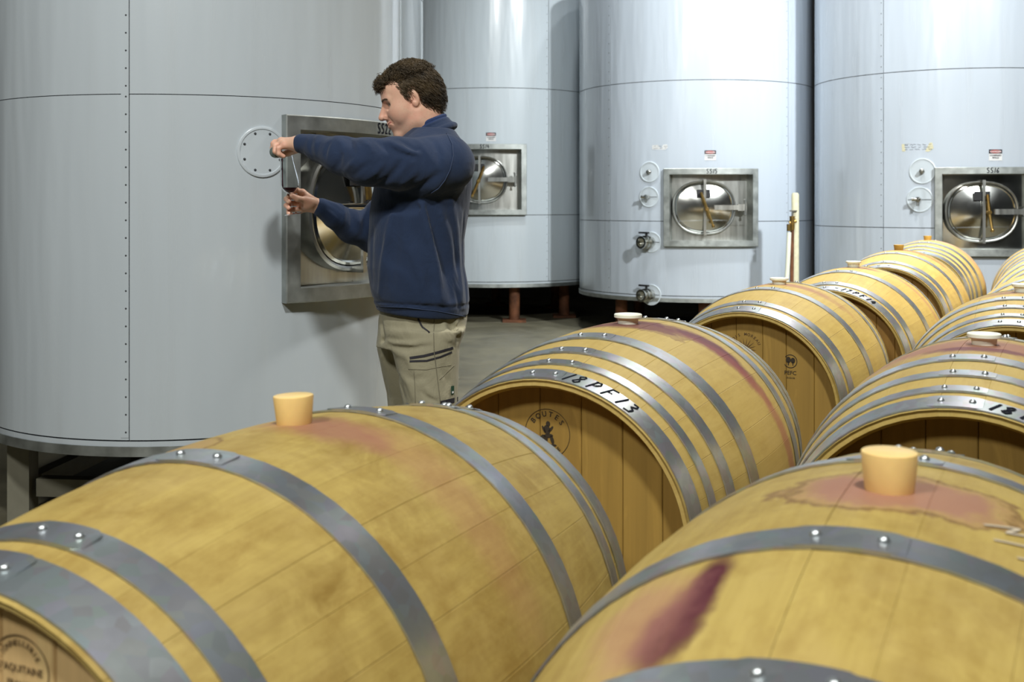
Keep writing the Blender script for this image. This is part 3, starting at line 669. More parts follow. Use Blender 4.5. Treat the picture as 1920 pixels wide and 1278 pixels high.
# burnt stamps on the heads
st=shift2(join2(ring2((0,0),.066,.056,.0022),text_arc('TONNELLERIE',.043,.0135,(0,-.004),90,112),shift2(text_flat("D'AQUITAINE",.0168),0,-.004),shift2(text_flat('FRANCE',.0155),0,-.029)),0,0,.54)
head_print(BO['B1'],.343,st,'head_stamp',M['stamp_brown'],*head_at('B1',38,1254),'oval cooperage stamp burnt into the pale head',.014)
fig=join2(ell2((.002,.026),.0062,.0072),ell2((-.001,.010),.0095,.0125,.25),ell2((.010,.012),.0035,.011,-.7),ell2((-.010,.010),.0035,.011,.5),ell2((.003,-.006),.014,.0055,.1),ell2((.014,-.016),.005,.012,.3),ell2((-.012,-.012),.008,.008),ell2((-.004,-.022),.004,.012,-.3),ell2((.018,-.030),.009,.003))
st=shift2(join2(ring2((0,0),.066,.066,.0014),text_arc('BOUTES',.046,.020,(0,0),90,104),fig,text_arc('FRANCE',.056,.015,(0,0),270,80,True)),0,0,.70)
head_print(BO['B2'],.345,st,'head_stamp',M['stamp'],*head_at('B2',1026.5,812),'round stamp with a seated figure burnt into the head')
st=shift2(join2(text_arc('OIS MOREAU',.060,.017,(0,0),82,112),*[poly2([((.018)*math.cos(R_(a)-.12),(.018)*math.sin(R_(a)-.12)),((.050)*math.cos(R_(a)),(.050)*math.sin(R_(a))),((.018)*math.cos(R_(a)+.12),(.018)*math.sin(R_(a)+.12))]) for a in range(-20,200,20)],ring2((0,0),.018,.018,.002)),0,0,.72)
head_print(BO['B3'],.342,st,'head_stamp',M['stamp_brown'],*head_at('B3',1397,655),'sun-shaped stamp burnt into the head')
def tree2(cx,cy,s): return join2(ell2((cx,cy+.004*s),.0075*s,.0095*s),poly2([(cx-.0016*s,cy-.012*s),(cx+.0016*s,cy-.012*s),(cx+.0016*s,cy),(cx-.0016*s,cy)]))
arc=[(.0205*math.cos(R_(a)),.0205*math.sin(R_(a))) for a in range(-150,141,10)]; arci=[(.0183*math.cos(R_(a)),.0183*math.sin(R_(a))) for a in range(-150,141,10)]
v=arc+arci; n=len(arc); f=[(i,i+1,n+i+1,n+i) for i in range(n-1)]
st=join2((v,f),tree2(-.006,.0,1.0),tree2(.0075,-.001,.9),shift2(text_flat('PEFC',.0165),0,-.040),shift2(text_flat('10-32-56',.0075),0,-.052))
head_print(BO['B3'],.342,st,'certification_stamp',M['stamp'],*head_at('B3',1482,677),'round two-tree certification stamp on the head')
# chalk scribble beside the bung of the nearest right barrel
mb=MB()
for st in([(.0,.0),(.03,.028),(.018,.0),(.052,.03),(.04,.004),(.075,.03)],[(.01,-.03),(.045,-.008),(.07,-.02)],[(.03,-.05),(.06,-.032)]):
    q=dense(st,5); pts=[];nr=[]
    for a_,b_ in q:
        t=-.05+b_; r=prof(t,.353)+.0012; an=R_(14)+a_/r; pts.append((math.sin(an)*r,t,math.cos(an)*r)); nr.append((math.sin(an),0,math.cos(an)))
    mb.ribbon(pts,nr,.0034)
tag(mb.obj('chalk_scribble',M['chalk'],BO['R1'],False,(0,0,.353)),'faded white chalk scribble')
# bungs
def bung(key,kind,label,t=0,phi=0):
    x,y,z,yw,rb=BARS[key]; yaw=TH+yw
    r=prof(t,rb); p=Vector((x+math.sin(yaw)*t+math.cos(yaw)*math.sin(R_(phi))*r,y+math.cos(yaw)*t-math.sin(yaw)*math.sin(R_(phi))*r,z+math.cos(R_(phi))*r))
    if kind=='white': pr=[(0,-.004),(.0215,-.004),(.0225,.002),(.0235,.011),(.0285,.0125),(.031,.014),(.031,.020),(.0295,.0215),(.024,.0215),(.022,.0195),(0,.0195)]; m='bung_white'
    elif kind=='big': pr=[(0,-.004),(.0215,-.004),(.0228,.0),(.0262,.034),(.0258,.0355),(.0245,.0362),(0,.0362)]; m='bung_amber'
    elif kind=='cream': pr=[(0,-.004),(.022,-.004),(.025,.016),(.030,.017),(.031,.024),(.0295,.0255),(0,.0255)]; m='bung_white'
    else: pr=[(0,-.004),(.022,-.004),(.0265,.026),(.026,.028),(0,.028)]; m='bung_brown'
    mb=MB(); mb.lathe(pr,32); o=mb.obj('barrel_bung',M[m],None,True,p,35); o.rotation_euler=(0,R_(phi)*.8,-yaw); tag(o,label,'bung','bungs in the barrel tops'); return o
bung('B1','big','large amber silicone bung on the nearest left barrel',.03,-3)
bung('B2','white','white flanged bung on the 18PF13 barrel')
bung('B3','white','white flanged bung before the cream tap post, on the certified barrel')
bung('B4','cream','cream bung on the 17PF14 barrel')
bung('B5','ochre','ochre bung on the dark-headed barrel, second from the far end of the left row')
bung('B6','ochre','small ochre bung on the farthest barrel of the left row')
bung('R1','big','large amber silicone bung on the nearest right barrel with chalk marks',0,0)
bung('R2','white','white flanged bung on the purple-stained right barrel')
bung('R3','cream','cream bung at the photo edge on the third right-row barrel')
bung('R4','ochre','ochre bung outside the view on the fourth right-row barrel')
# steel racks under each pair
def rack(a,b,label):
    xa,ya,za,_,ra=BARS[a]; xb,yb,zb,_,rb_=BARS[b]; c=((xa+xb)/2,(ya+yb)/2,0)
    rt=empty('barrel_rack',c,-TH,label,'rack','steel racks under the barrels'); sx=.36; h=min(za-prof(.25,ra),zb-prof(.25,rb_))-.05
    for s in(-1,1):
        mb=MB(); mb.box((0,s*.25,h),(.74,.025,.025)); rail=mb.obj('rail',M['steel_dark'],rt,False)
        for cx,zc,r in((-sx,za,ra),(sx,zb,rb_)):
            for q in(-1,1):
                an=R_(20*q); rr_=prof(.25,r); p=(cx+math.sin(an)*rr_,s*.25,zc-math.cos(an)*rr_); top=p[2]-.027; MB().box((p[0],s*.25,(top+h)/2),(.03,.025,(top-h)/2)).obj('saddle_block',M['steel_dark'],rail,False)
    for sx_ in(-.70,.70):
        for s in(-1,1): MB().box((sx_,s*.25,(h-.025)/2),(.025,.025,(h-.025)/2)).obj('leg',M['steel_dark'],rt,False)
        MB().box((sx_,0,.045),(.02,.225,.02)).obj('side_bar',M['steel_dark'],rt,False)
rack('B1','R1','steel barrel rack under the two nearest barrels'); rack('B2','R2','steel barrel rack under the 18PF13 barrel and its neighbour'); rack('B3','R3','steel barrel rack under the certified barrel and its neighbour')
rack('B4','R4','steel barrel rack under the 17PF14 barrel and its neighbour'); rack('B5','R5','steel barrel rack under the dark-headed barrel and its neighbour'); rack('B6','R6','steel barrel rack under the two farthest barrels')
#PERSON
# ------------------------------------------------------------------ the man: distance-field modelling, one continuous skin per garment
class Sdf:
    """smooth union / cut of simple solids, meshed by surface nets on sparse blocks"""
    def __init__(s): s.p=[]
    def add(s,fn,lo,hi,k=.01,op='u'): s.p.append((fn,np.array(lo,float),np.array(hi,float),k,op)); return s
    def cap(s,a,b,ra,rb=None,k=.01,op='u'):
        a=np.array(a,float); b=np.array(b,float); rb=ra if rb is None else rb; d=b-a; L2=max(d@d,1e-12)
        def fn(p):
            t=np.clip(((p-a)@d)/L2,0,1); q=p-a-t[:,None]*d
            return np.sqrt((q*q).sum(1))-(ra+(rb-ra)*t)
        m=max(ra,rb); return s.add(fn,np.minimum(a,b)-m,np.maximum(a,b)+m,k,op)
    def chain(s,pts,rs,k=.01,op='u'):
        for i in range(len(pts)-1): s.cap(pts[i],pts[i+1],rs[i],rs[i+1],k,op)
        return s
    def ell(s,c,r,k=.01,op='u',rot=None):
        c=np.array(c,float); r=np.array(r,float); Q=np.eye(3) if rot is None else np.array(rot)
        def fn(p):
            q=(p-c)@Q; k0=np.sqrt(((q/r)**2).sum(1)); k1=np.sqrt(((q/(r*r))**2).sum(1))+1e-9
            return k0*(k0-1)/k1
        m=r.max(); return s.add(fn,c-m,c+m,k,op)
    def loft(s,secs,k=.01,op='u',pw=2.0):
        """stack of superellipses: z, cx, cy, rx, ry"""
        S=np.array(sorted(secs),float); z0,z1=S[0,0],S[-1,0]
        def fn(p):
            z=np.clip(p[:,2],z0,z1); cx,cy,rx,ry=[np.interp(z,S[:,0],S[:,i]) for i in(1,2,3,4)]
            q=(np.abs((p[:,0]-cx)/rx)**pw+np.abs((p[:,1]-cy)/ry)**pw)**(1/pw)
            d=(q-1)*np.minimum(rx,ry); dz=np.maximum(z0-p[:,2],p[:,2]-z1)
            o=np.maximum(d,dz); return np.where((d>0)&(dz>0),np.sqrt(np.maximum(d,0)**2+np.maximum(dz,0)**2),o)
        lo=[(S[:,1]-S[:,3]).min(),(S[:,2]-S[:,4]).min(),z0]; hi=[(S[:,1]+S[:,3]).max(),(S[:,2]+S[:,4]).max(),z1]
        return s.add(fn,lo,hi,k,op)
    def ev(s,p,prims=None):
        d=np.full(len(p),.5)
        for fn,lo,hi,k,op in (s.p if prims is None else prims):
            e=fn(p)
            if op=='u': h=np.maximum(k-np.abs(d-e),0)/k; d=np.minimum(d,e)-h*h*k*.25
            elif op=='cut': e=-e; h=np.maximum(k-np.abs(d-e),0)/k; d=np.maximum(d,e)+h*h*k*.25
            elif op=='disp': d=np.where(np.abs(d)<.06,d+e,d)
        return d
    def mesh(s,res,pad=.03,bn=14,xf=None):
        U=[q for q in s.p if q[4]=='u']; lo=np.min([q[1] for q in U],0)-pad; hi=np.max([q[2] for q in U],0)+pad
        bs=bn*res; nb=np.ceil((hi-lo)/bs).astype(int)
        keys=[];pos=[];faces=[]
        D=np.array(np.ceil((hi-lo)/res)+bn+4,dtype=np.int64)
        g=np.arange(-1,bn+1); n=len(g); nc=n-1
        I,J,K=np.meshgrid(g,g,g,indexing='ij'); gi=np.stack([I,J,K],-1).reshape(-1,3)
        for bx in range(nb[0]):
            for by in range(nb[1]):
                for bz in range(nb[2]):
                    b0=lo+np.array([bx,by,bz])*bs; c=b0+bs/2; m=.03
                    pr=[q for q in s.p if np.all(b0-m-q[3]<q[2]) and np.all(b0+bs+m+q[3]>q[1])]
                    if not any(q[4]=='u' for q in pr): continue
                    if abs(s.ev(c[None],pr)[0])>bs*1.25+.012: continue
                    base=np.array([bx,by,bz])*bn; p=lo+(gi+base)*res
                    d=s.ev(p,pr).reshape(n,n,n); sg=d<0
                    if sg.all() or not sg.any(): continue
                    # cells
                    cor=[(0,0,0),(1,0,0),(0,1,0),(1,1,0),(0,0,1),(1,0,1),(0,1,1),(1,1,1)]
                    cs=np.stack([sg[a:a+nc,b_:b_+nc,e:e+nc] for a,b_,e in cor],-1); act=cs.any(-1)&~cs.all(-1)
                    # crossings
                    acc=np.zeros((nc,nc,nc,3)); cnt=np.zeros((nc,nc,nc))
                    for i,j in((0,1),(2,3),(4,5),(6,7),(0,2),(1,3),(4,6),(5,7),(0,4),(1,5),(2,6),(3,7)):
                        a=np.array(cor[i]); b_=np.array(cor[j]); d0=d[a[0]:a[0]+nc,a[1]:a[1]+nc,a[2]:a[2]+nc]; d1=d[b_[0]:b_[0]+nc,b_[1]:b_[1]+nc,b_[2]:b_[2]+nc]
                        x=(d0<0)!=(d1<0); t=np.where(x,d0/np.where(x,d0-d1,1),0)
                        acc+=np.where(x[...,None],a+t[...,None]*(b_-a),0); cnt+=x
                    w_=np.argwhere(act); gidx=w_-1+base+2
                    v=(lo+(w_-1+base+acc[act]/np.maximum(cnt[act],1)[:,None])*res)
                    keys.append((gidx[:,0]*D[1]+gidx[:,1])*D[2]+gidx[:,2]); pos.append(v)
                    # faces for edges owned by the block
                    for ax in range(3):
                        o1,o2=[(1,2),(2,0),(0,1)][ax]
                        sl=[slice(1,n-1)]*3; s2=list(sl); s2[ax]=slice(2,n)
                        A=sg[tuple(sl)]; B_=sg[tuple(s2)]; e=np.argwhere(A!=B_)
                        if not len(e): continue
                        fl=A[e[:,0],e[:,1],e[:,2]]; ci=e+base+2
                        def kk(a,b_):
                            q=ci.copy(); q[:,o1]-=a; q[:,o2]-=b_; return (q[:,0]*D[1]+q[:,1])*D[2]+q[:,2]
                        F=np.stack([kk(1,1),kk(0,1),kk(0,0),kk(1,0)],-1); F[~fl]=F[~fl][:,::-1]; faces.append(F)
        keys=np.concatenate(keys); pos=np.concatenate(pos); faces=np.concatenate(faces)
        uk,ix=np.unique(keys,return_index=True); V=pos[ix]; F=np.searchsorted(uk,faces); F=np.minimum(F,len(uk)-1)
        ok=(uk[F]==faces).all(1); F=F[ok]
        if xf is not None: V=V@xf[:3,:3].T+xf[:3,3]
        return V,F
def np_obj(name,V,F,mat,parent=None,loc=(0,0,0),relax=0):
    V=V-np.array(loc)
    me=bpy.data.meshes.new(name); me.vertices.add(len(V)); me.vertices.foreach_set('co',V.astype(np.float32).ravel())
    me.loops.add(F.size); me.loops.foreach_set('vertex_index',F.astype(np.int32).ravel()); me.polygons.add(len(F))
    me.polygons.foreach_set('loop_start',(np.arange(len(F))*4).astype(np.int32)); me.polygons.foreach_set('loop_total',np.full(len(F),4,np.int32)); me.polygons.foreach_set('use_smooth',np.ones(len(F),bool))
    me.update(calc_edges=True); me.validate(); me.materials.append(mat)
    o=bpy.data.objects.new(name,me); link(o,parent); return o
def relax(V,F,it=1,lam=.5):
    n=len(V); e=np.concatenate([F[:,[0,1]],F[:,[1,2]],F[:,[2,3]],F[:,[3,0]]])
    for _ in range(it):
        s=np.zeros_like(V); c=np.zeros(n)
        np.add.at(s,e[:,0],V[e[:,1]]); np.add.at(c,e[:,0],1); np.add.at(s,e[:,1],V[e[:,0]]); np.add.at(c,e[:,1],1)
        V=V+lam*(s/np.maximum(c,1)[:,None]-V)
    return V
# --- head, in its own frame: x forwards, y to the left, z up
PITCH,YAW=R_(20),R_(-6)
fw=np.array([-math.cos(YAW),math.sin(YAW),0]); lf=np.array([-math.sin(YAW),-math.cos(YAW),0]); up=np.array([0,0,1.])
hx=fw*math.cos(PITCH)-up*math.sin(PITCH); hz=up*math.cos(PITCH)+fw*math.sin(PITCH); hy=lf
ROLL=R_(-3); hy,hz=hy*math.cos(ROLL)+hz*math.sin(ROLL),hz*math.cos(ROLL)-hy*math.sin(ROLL)
HS=.97; HR=np.stack([hx,hy,hz],1); EAR=P(776,181,3.80); HO=EAR-HR@(np.array([-.014,.074,.004])*HS)
def H(x,y,z): return HO+HR@(np.array([x,y,z])*HS)
HX=np.eye(4); HX[:3,:3]=HR*HS; HX[:3,3]=HO
def rotm(axis,deg): return np.array(Matrix.Rotation(R_(deg),3,axis))
body=Sdf()
hd=Sdf()   # the head primitives in head space, wrapped below
LIPS={}
def surf_x(h,y,z):
    t=np.linspace(.15,.02,520); p=np.stack([t,np.full(520,y),np.full(520,z)],1); e=h.ev(p); return float(t[np.argmax(e<0)])
def MOUTH(h):
    ys=[-.031,-.024,-.014,-.006,0,.006,.014,.024,.031]; prm=list(h.p); g=Sdf(); g.p=prm
    def row(dz,off,smile=.011): return [(surf_x(g,y,-.0625+dz*(1-(y/.033)**2)+smile*(y/.031)**2)+off,y,-.0625+dz*(1-(y/.033)**2)+smile*(y/.031)**2) for y in ys]
    up_=row(.0052,-.0005); lo_=row(-.0062,-.0012); mid=row(0,.0012); LIPS['u']=up_; LIPS['l']=lo_
    h.chain(up_,[.0012,.0026,.0040,.0044,.0040,.0044,.0040,.0026,.0012],.004); h.chain(lo_,[.0012,.0030,.0046,.0054,.0056,.0054,.0046,.0030,.0012],.004)
    h.chain([(x+.0022,y,z) for x,y,z in mid],[.0012]+[.0015]*7+[.0012],.002,'cut')
    for s in(-1,1): h.ell((mid[0][0]-.001,s*.034,mid[0][2]+.001),(.005,.005,.006),.008,'cut')
    return []
def face(h):
    h.ell((-.016,0,.044),(.097,.076,.078),.01)
    h.ell((.030,0,.040),(.062,.064,.070),.03)              # forehead
    h.ell((.032,0,-.040),(.060,.056,.074),.03)             # mask of the face
    for s in(-1,1):
        h.ell((.044,s*.037,-.028),(.036,.026,.034),.045)   # cheek
        h.cap((-.010,s*.054,-.050),(-.002,s*.050,-.078),.017,.016,.025)
        h.cap((-.002,s*.050,-.078),(.072,s*.014,-.107),.016,.016,.025)
        h.cap((.086,s*.012,.029),(.070,s*.045,.026),.009,.009,.016)   # brow
    h.ell((.078,0,-.104),(.020,.024,.017),.016)            # chin
    h.ell((.074,0,-.066),(.028,.034,.026),.02)             # muzzle
    h.ell((.0,0,-.075),(.060,.044,.030),.03)
    for s in(-1,1): h.ell((.093,s*.036,.007),(.023,.020,.0125),.012,'cut')
    h.cap((.078,0,.014),(.094,0,-.026),.0125,.018,.012); h.cap((.088,0,.016),(.1165,0,-.024),.0085,.0105,.010); h.ell((.1165,0,-.029),(.0125,.0125,.0105),.006)
    for s in(-1,1):
        h.ell((.1000,s*.0140,-.0315),(.0130,.0090,.0092),.004)
        h.ell((.106,s*.0065,-.0415),(.006,.0038,.004),.003,'cut')
        h.ell((.0675,s*.0325,.0075),(.0146,.0150,.0134),.005)      # lids round the eye
        h.ell((.0800,s*.0400,.0062),(.0125,.0125,.0048),.002,'cut')
        h.chain([(.081,s*.020,.0150),(.0795,s*.032,.0172),(.0715,s*.046,.0120)],[.0026,.0030,.0026],.003)
        pass
    h.cap((.1000,0,-.046),(.1000,0,-.050),.004,.005,.008)
    for q in MOUTH(h): pass
    g=Sdf(); g.p=list(h.p)
    for s in(-1,1):
        h.chain([(surf_x(g,s*y,z)+.0012,s*y,z) for y,z in((.021,-.030),(.029,-.040),(.035,-.052),(.038,-.062))],[.0018,.0030,.0030,.0015],.007,'cut')
        h.chain([(surf_x(g,s*y,z)+.0005,s*y,z) for y,z in((.024,-.004),(.034,-.0085),(.044,-.006))],[.0010,.0018,.0010],.005,'cut')
    for s in(-1,1):                                        # ears
        Q=rotm('Y',12)@rotm('Z',-s*24)
        h.ell((-.014,s*.074,.006),(.0175,.0075,.031),.004,'u',Q)
        h.ell((-.010,s*.074,-.020),(.010,.006,.013),.006,'u',Q)
        h.ell((-.0095,s*.0825,.007),(.0115,.0070,.022),.002,'cut',Q)
        h.ell((-.016,s*.0785,.012),(.0045,.004,.012),.003,'u',Q); h.ell((-.004,s*.079,-.004),(.007,.006,.009),.002,'cut',Q)
        h.ell((-.003,s*.0745,-.001),(.0045,.006,.008),.004,'u',Q)
face(hd)
def wrap(fn):
    def g(p): return fn(((p-HO)@HR)/HS)*HS
    return g
for fn,lo,hi,k,op in hd.p:
    cor=np.array([[a,b,c] for a in(lo[0],hi[0]) for b in(lo[1],hi[1]) for c in(lo[2],hi[2])])*HS@HR.T+HO
    body.add(wrap(fn),cor.min(0),cor.max(0),k*HS,op)
NB=P(806,262,3.885)
body.cap(H(-.040,0,-.035),NB,.056,.064,.03); body.cap(H(-.005,.040,-.03),NB+[-.035,-.02,.02],.014,.013,.02); body.cap(H(.01,0,-.075),NB+[-.045,0,0],.030,.034,.03)
# trunk and legs under the clothes
BX=P(787,400,3.86)[0]
body.loft([(.80,BX+.01,3.86,.09,.12),(.9,BX+.0,3.86,.105,.13),(1.0,BX-.01,3.86,.12,.145),(1.2,BX,3.86,.125,.165),(1.36,BX+.02,3.87,.115,.165),(1.44,BX+.03,3.88,.075,.12)],.03)
SL,SR=P(822,300,3.68),P(800,292,4.05)
EL,ER=P(690,304,3.585),P(706,446,4.13)
WL,WR=P(560,269.5,3.715),P(600,388,3.965)
body.chain([SL,EL,WL+(EL-WL)*.22,WL],[.055,.046,.026,.0265],.02); body.chain([SR,ER,WR+(ER-WR)*.22,WR],[.055,.046,.026,.0265],.02)
hipL,hipR=P(790,640,3.77),P(782,640,3.95); 
def leg_pts(s): return (P(798,650,3.765),P(800,800,3.755),P(802,1010,3.76)) if s>0 else (P(768,650,3.955),P(766,800,3.955),P(772,990,3.955))
for s in(1,-1):
    a,b,c=leg_pts(s); body.chain([a+[0,.0,.06],b,c],[.060,.052,.042],.03); body.cap(c,[c[0],c[1],.085],.042,.036,.03)
# left hand, closed on the small bottle
def hand(wr,mcp,fing,thumb,pr=.0125,tr=(.0145,.0115,.0105,.009)):
    wr=np.array(wr)
    for m in mcp: body.cap(wr+(m-wr)*.10,m,.0185,.0115,.014)
    for i in range(3): body.cap(mcp[i],mcp[i+1],.0112,.0112,.008)
    for m,f,r in zip(mcp,fing,(.0092,.0096,.0092,.0082)): body.chain([m]+f,[r*1.08,r*1.04,r*.98,r*.86],.0035)
    body.chain(thumb,list(tr),.006)
lm=[P(528,264.5,3.785),P(527,265,3.764),P(529,268,3.738),P(534,272.5,3.716)]
lfg=[[P(515,266.5,3.792),P(511,278,3.795),P(517,286,3.79)],[P(513,269,3.766),P(512,281,3.768),P(521,290,3.768)],[P(516,273,3.730),P(516,284,3.724),P(525,291,3.728)],[P(522,278,3.712),P(523,288,3.712),P(532,293,3.718)]]
hand(WL,lm,lfg,[WL+[0,.03,-.012],P(541,286,3.79),P(530,290,3.795),P(519,291,3.79)])
rm=[P(567,360.5,3.950),P(563,370,3.963),P(564,381,3.966),P(568,391.5,3.958)]
rfg=[[P(556,356.5,3.950),P(546,362,3.938),P(541,367,3.918)],[P(546,368.5,3.955),P(537,373,3.935),P(541,378.5,3.912)],[P(545,381,3.960),P(536.5,385,3.940),P(541,390,3.915)],[P(550,392.5,3.956),P(541,396,3.938),P(541,401,3.917)]]
hand(WR,rm,rfg,[P(590,379,3.945),P(572,374.5,3.918),P(558,372.5,3.896),P(547.5,366.5,3.886)])
body.ell(P(577,381,3.935),(.028,.020,.024),.015)
FEET=P(785,640,3.86); ORG=(float(BX),3.86,0.0)
# --- materials
def skin_mat():
    m,nt,b=new_mat('skin'); v=coords(nt); n1=noise(nt,v,22,4,.6); n2=noise(nt,v,160,3)
    c=mix_c(nt,ramp(nt,n1,[(.35,0.),(.7,1.)]),(.80,.50,.35),(.79,.41,.29))
    c=mix_c(nt,math_n(nt,'MULTIPLY',ramp(nt,n2,[(.58,0.),(.75,1.)]),.18),c,(.36,.14,.08))
    nt.links.new(c,b.inputs['Base Color']); b.inputs['Roughness'].default_value=.46; b.inputs['Subsurface Weight'].default_value=.12; b.inputs['Subsurface Radius'].default_value=(.012,.005,.003); b.inputs['Subsurface Scale'].default_value=.5
    bump(nt,b,n2,.12,.0006); return m
def cloth_mat(name,col,var,wscale,rough=.88,sheen=.3,fold=.35):
    m,nt,b=new_mat(name); v=coords(nt); n1=noise(nt,v,7,5,.6,.5); n2=noise(nt,v,wscale,2); n3=noise(nt,coords(nt,(1,1,.55)),16,4,.55,1.2)
    c=mix_c(nt,ramp(nt,n1,[(.3,0.),(.72,1.)]),tuple(x*(1-var) for x in col),tuple(x*(1+var) for x in col)); c=mix_c(nt,.25,c,mix_c(nt,n2,tuple(x*.6 for x in col),tuple(x*1.4 for x in col)))
    nt.links.new(c,b.inputs['Base Color']); b.inputs['Roughness'].default_value=rough; b.inputs['Sheen Weight'].default_value=sheen; b.inputs['Sheen Roughness'].default_value=.5; b.inputs['Specular IOR Level'].default_value=.2
    bump(nt,b,math_n(nt,'ADD',math_n(nt,'MULTIPLY',n3,1.0),math_n(nt,'MULTIPLY',n2,.05)),fold,.012); return m
M['skin']=skin_mat(); M['navy']=cloth_mat('navy_fleece',(.022,.037,.080),.16,420,.9,.15,.3); M['khaki']=cloth_mat('khaki_cotton',(.335,.305,.205),.10,600,.85,.1,.45)
M['navy_trim']=simple('navy_collar',(.014,.035,.115),.8); M['seam']=simple('seam_thread',(.010,.018,.05),.9); M['seam_light']=simple('seam_ridge',(.038,.058,.115),.9); M['dark_trim']=simple('dark_zip_tape',(.022,.02,.026),.7); M['khaki_seam']=simple('khaki_stitching',(.20,.18,.12),.9)
M['hair']=simple('brown_hair',(.070,.046,.020),.58,0,.7,18); M['brow']=simple('brow_hair',(.09,.055,.03),.7)
M['lip']=simple('lip',(.50,.17,.13),.4); M['eye']=simple('eye_white',(.42,.37,.32),.2); M['iris']=simple('iris',(.05,.05,.045),.1); M['boot']=simple('work_boot',(.10,.06,.035),.6,0,.2,20)
M['patch']=simple('patch_green',(.015,.06,.03),.7)
# --- body mesh
V,F=body.mesh(.0026); V=relax(V,F,1,.35)
man=np_obj('person',V,F,M['skin'],None,ORG); man.location=ORG
tag(man,'man in navy sweatshirt and khaki work trousers, pouring wine into a glass','person')
O=tuple(-x for x in ORG)
def pobj(name,mb,mat,parent=None,smooth=True,sharp=None):
    return mb.obj(name,mat,man if parent is None else parent,smooth,O if parent is None else None,sharp)
# --- sweatshirt
sw=Sdf()
def tsec(py,x0,x1,hw,y=3.86,dp=None):
    a,b=P(x0,py,3.80)[0],P(x1,py,3.80)[0]; return (P(0,py,3.80)[2],(a+b)/2,y,(b-a)/2,hw)
sw.loft([tsec(594,704,876,.185),tsec(574,701,880,.195),tsec(568,698,880,.205),tsec(545,693,877,.21),tsec(500,686,870,.215),tsec(450,687,869,.22),tsec(400,691,877,.22),tsec(350,697,884,.215),tsec(310,706,884,.205),tsec(285,722,879,.185),tsec(262,745,866,.145),tsec(240,768,850,.09)],.02,'u',2.15)
sw.chain([P(836,306,3.70),P(800,312,3.665),P(745,306,3.62),EL,P(640,291,3.625),P(595,277,3.685)],[.098,.092,.084,.074,.058,.044],.025)
sw.chain([P(597,277.5,3.683),P(584,272,3.70),P(566,269.5,3.712)],[.044,.035,.0335],.012)
sw.chain([SR+[.02,0,-.02],ER+[0.02,0,.06],ER+[0,0,0.012],P(662,425,4.07),P(628,404,4.0)],[.09,.078,.070,.058,.047],.03)
sw.chain([P(626,403,4.0),P(615,396,3.985),P(603,389.5,3.968)],[.045,.037,.035],.012)
def project(sdf,px,py,y0=3.3,y1=4.3,off=.001):
    """first hit on a garment along a sight line, with its normal (lays folds, seams and zips on the cloth)"""
    d=P(px,py,1.0)-np.array([0,0,CAMH]); o=np.array([0,0,CAMH]); s=np.linspace(y0,y1,700)
    e=sdf.ev(o+s[:,None]*d); k=np.argmax(e<0)
    if e[k]>=0: return None,None
    a,b=s[k-1],s[k]; t=a+(b-a)*e[k-1]/(e[k-1]-e[k]); p=o+t*d; h=2e-3
    nn=np.array([sdf.ev((p+h*v)[None])[0]-sdf.ev((p-h*v)[None])[0] for v in np.eye(3)]); nn/=np.linalg.norm(nn)
    return p+nn*off,nn
def fold_field(sdf,lines):
    """creases drawn along lines on the cloth: (points, width, height)"""
    segs=[]
    for pts,wd,am in lines:
        q=[project(sdf,*a)[0] for a in pts]; q=[a for a in q if a is not None]
        m=len(q)-1
        for i in range(m):
            f0=.35 if i==0 else 1; f1=.35 if i==m-1 else 1
            if m==1: f0=f1=.8
            segs.append((q[i],q[i+1],wd,am,f0,f1))
    def fn(p):
        out=np.zeros(len(p)); lo,hi=p.min(0),p.max(0)
        for a,b,wd,am,f0,f1 in segs:
            m=wd*2.4
            if np.any(np.minimum(a,b)-m>hi) or np.any(np.maximum(a,b)+m<lo): continue
            d=b-a; t=np.clip(((p-a)@d)/(d@d+1e-12),0,1); r=p-a-t[:,None]*d; v=am*(f0+(f1-f0)*t)*np.exp(-(r*r).sum(1)/(wd*wd))
            out=np.where(np.abs(v)>np.abs(out),v,out) if True else out+v
        return -out*1.35
    return fn
G=-1
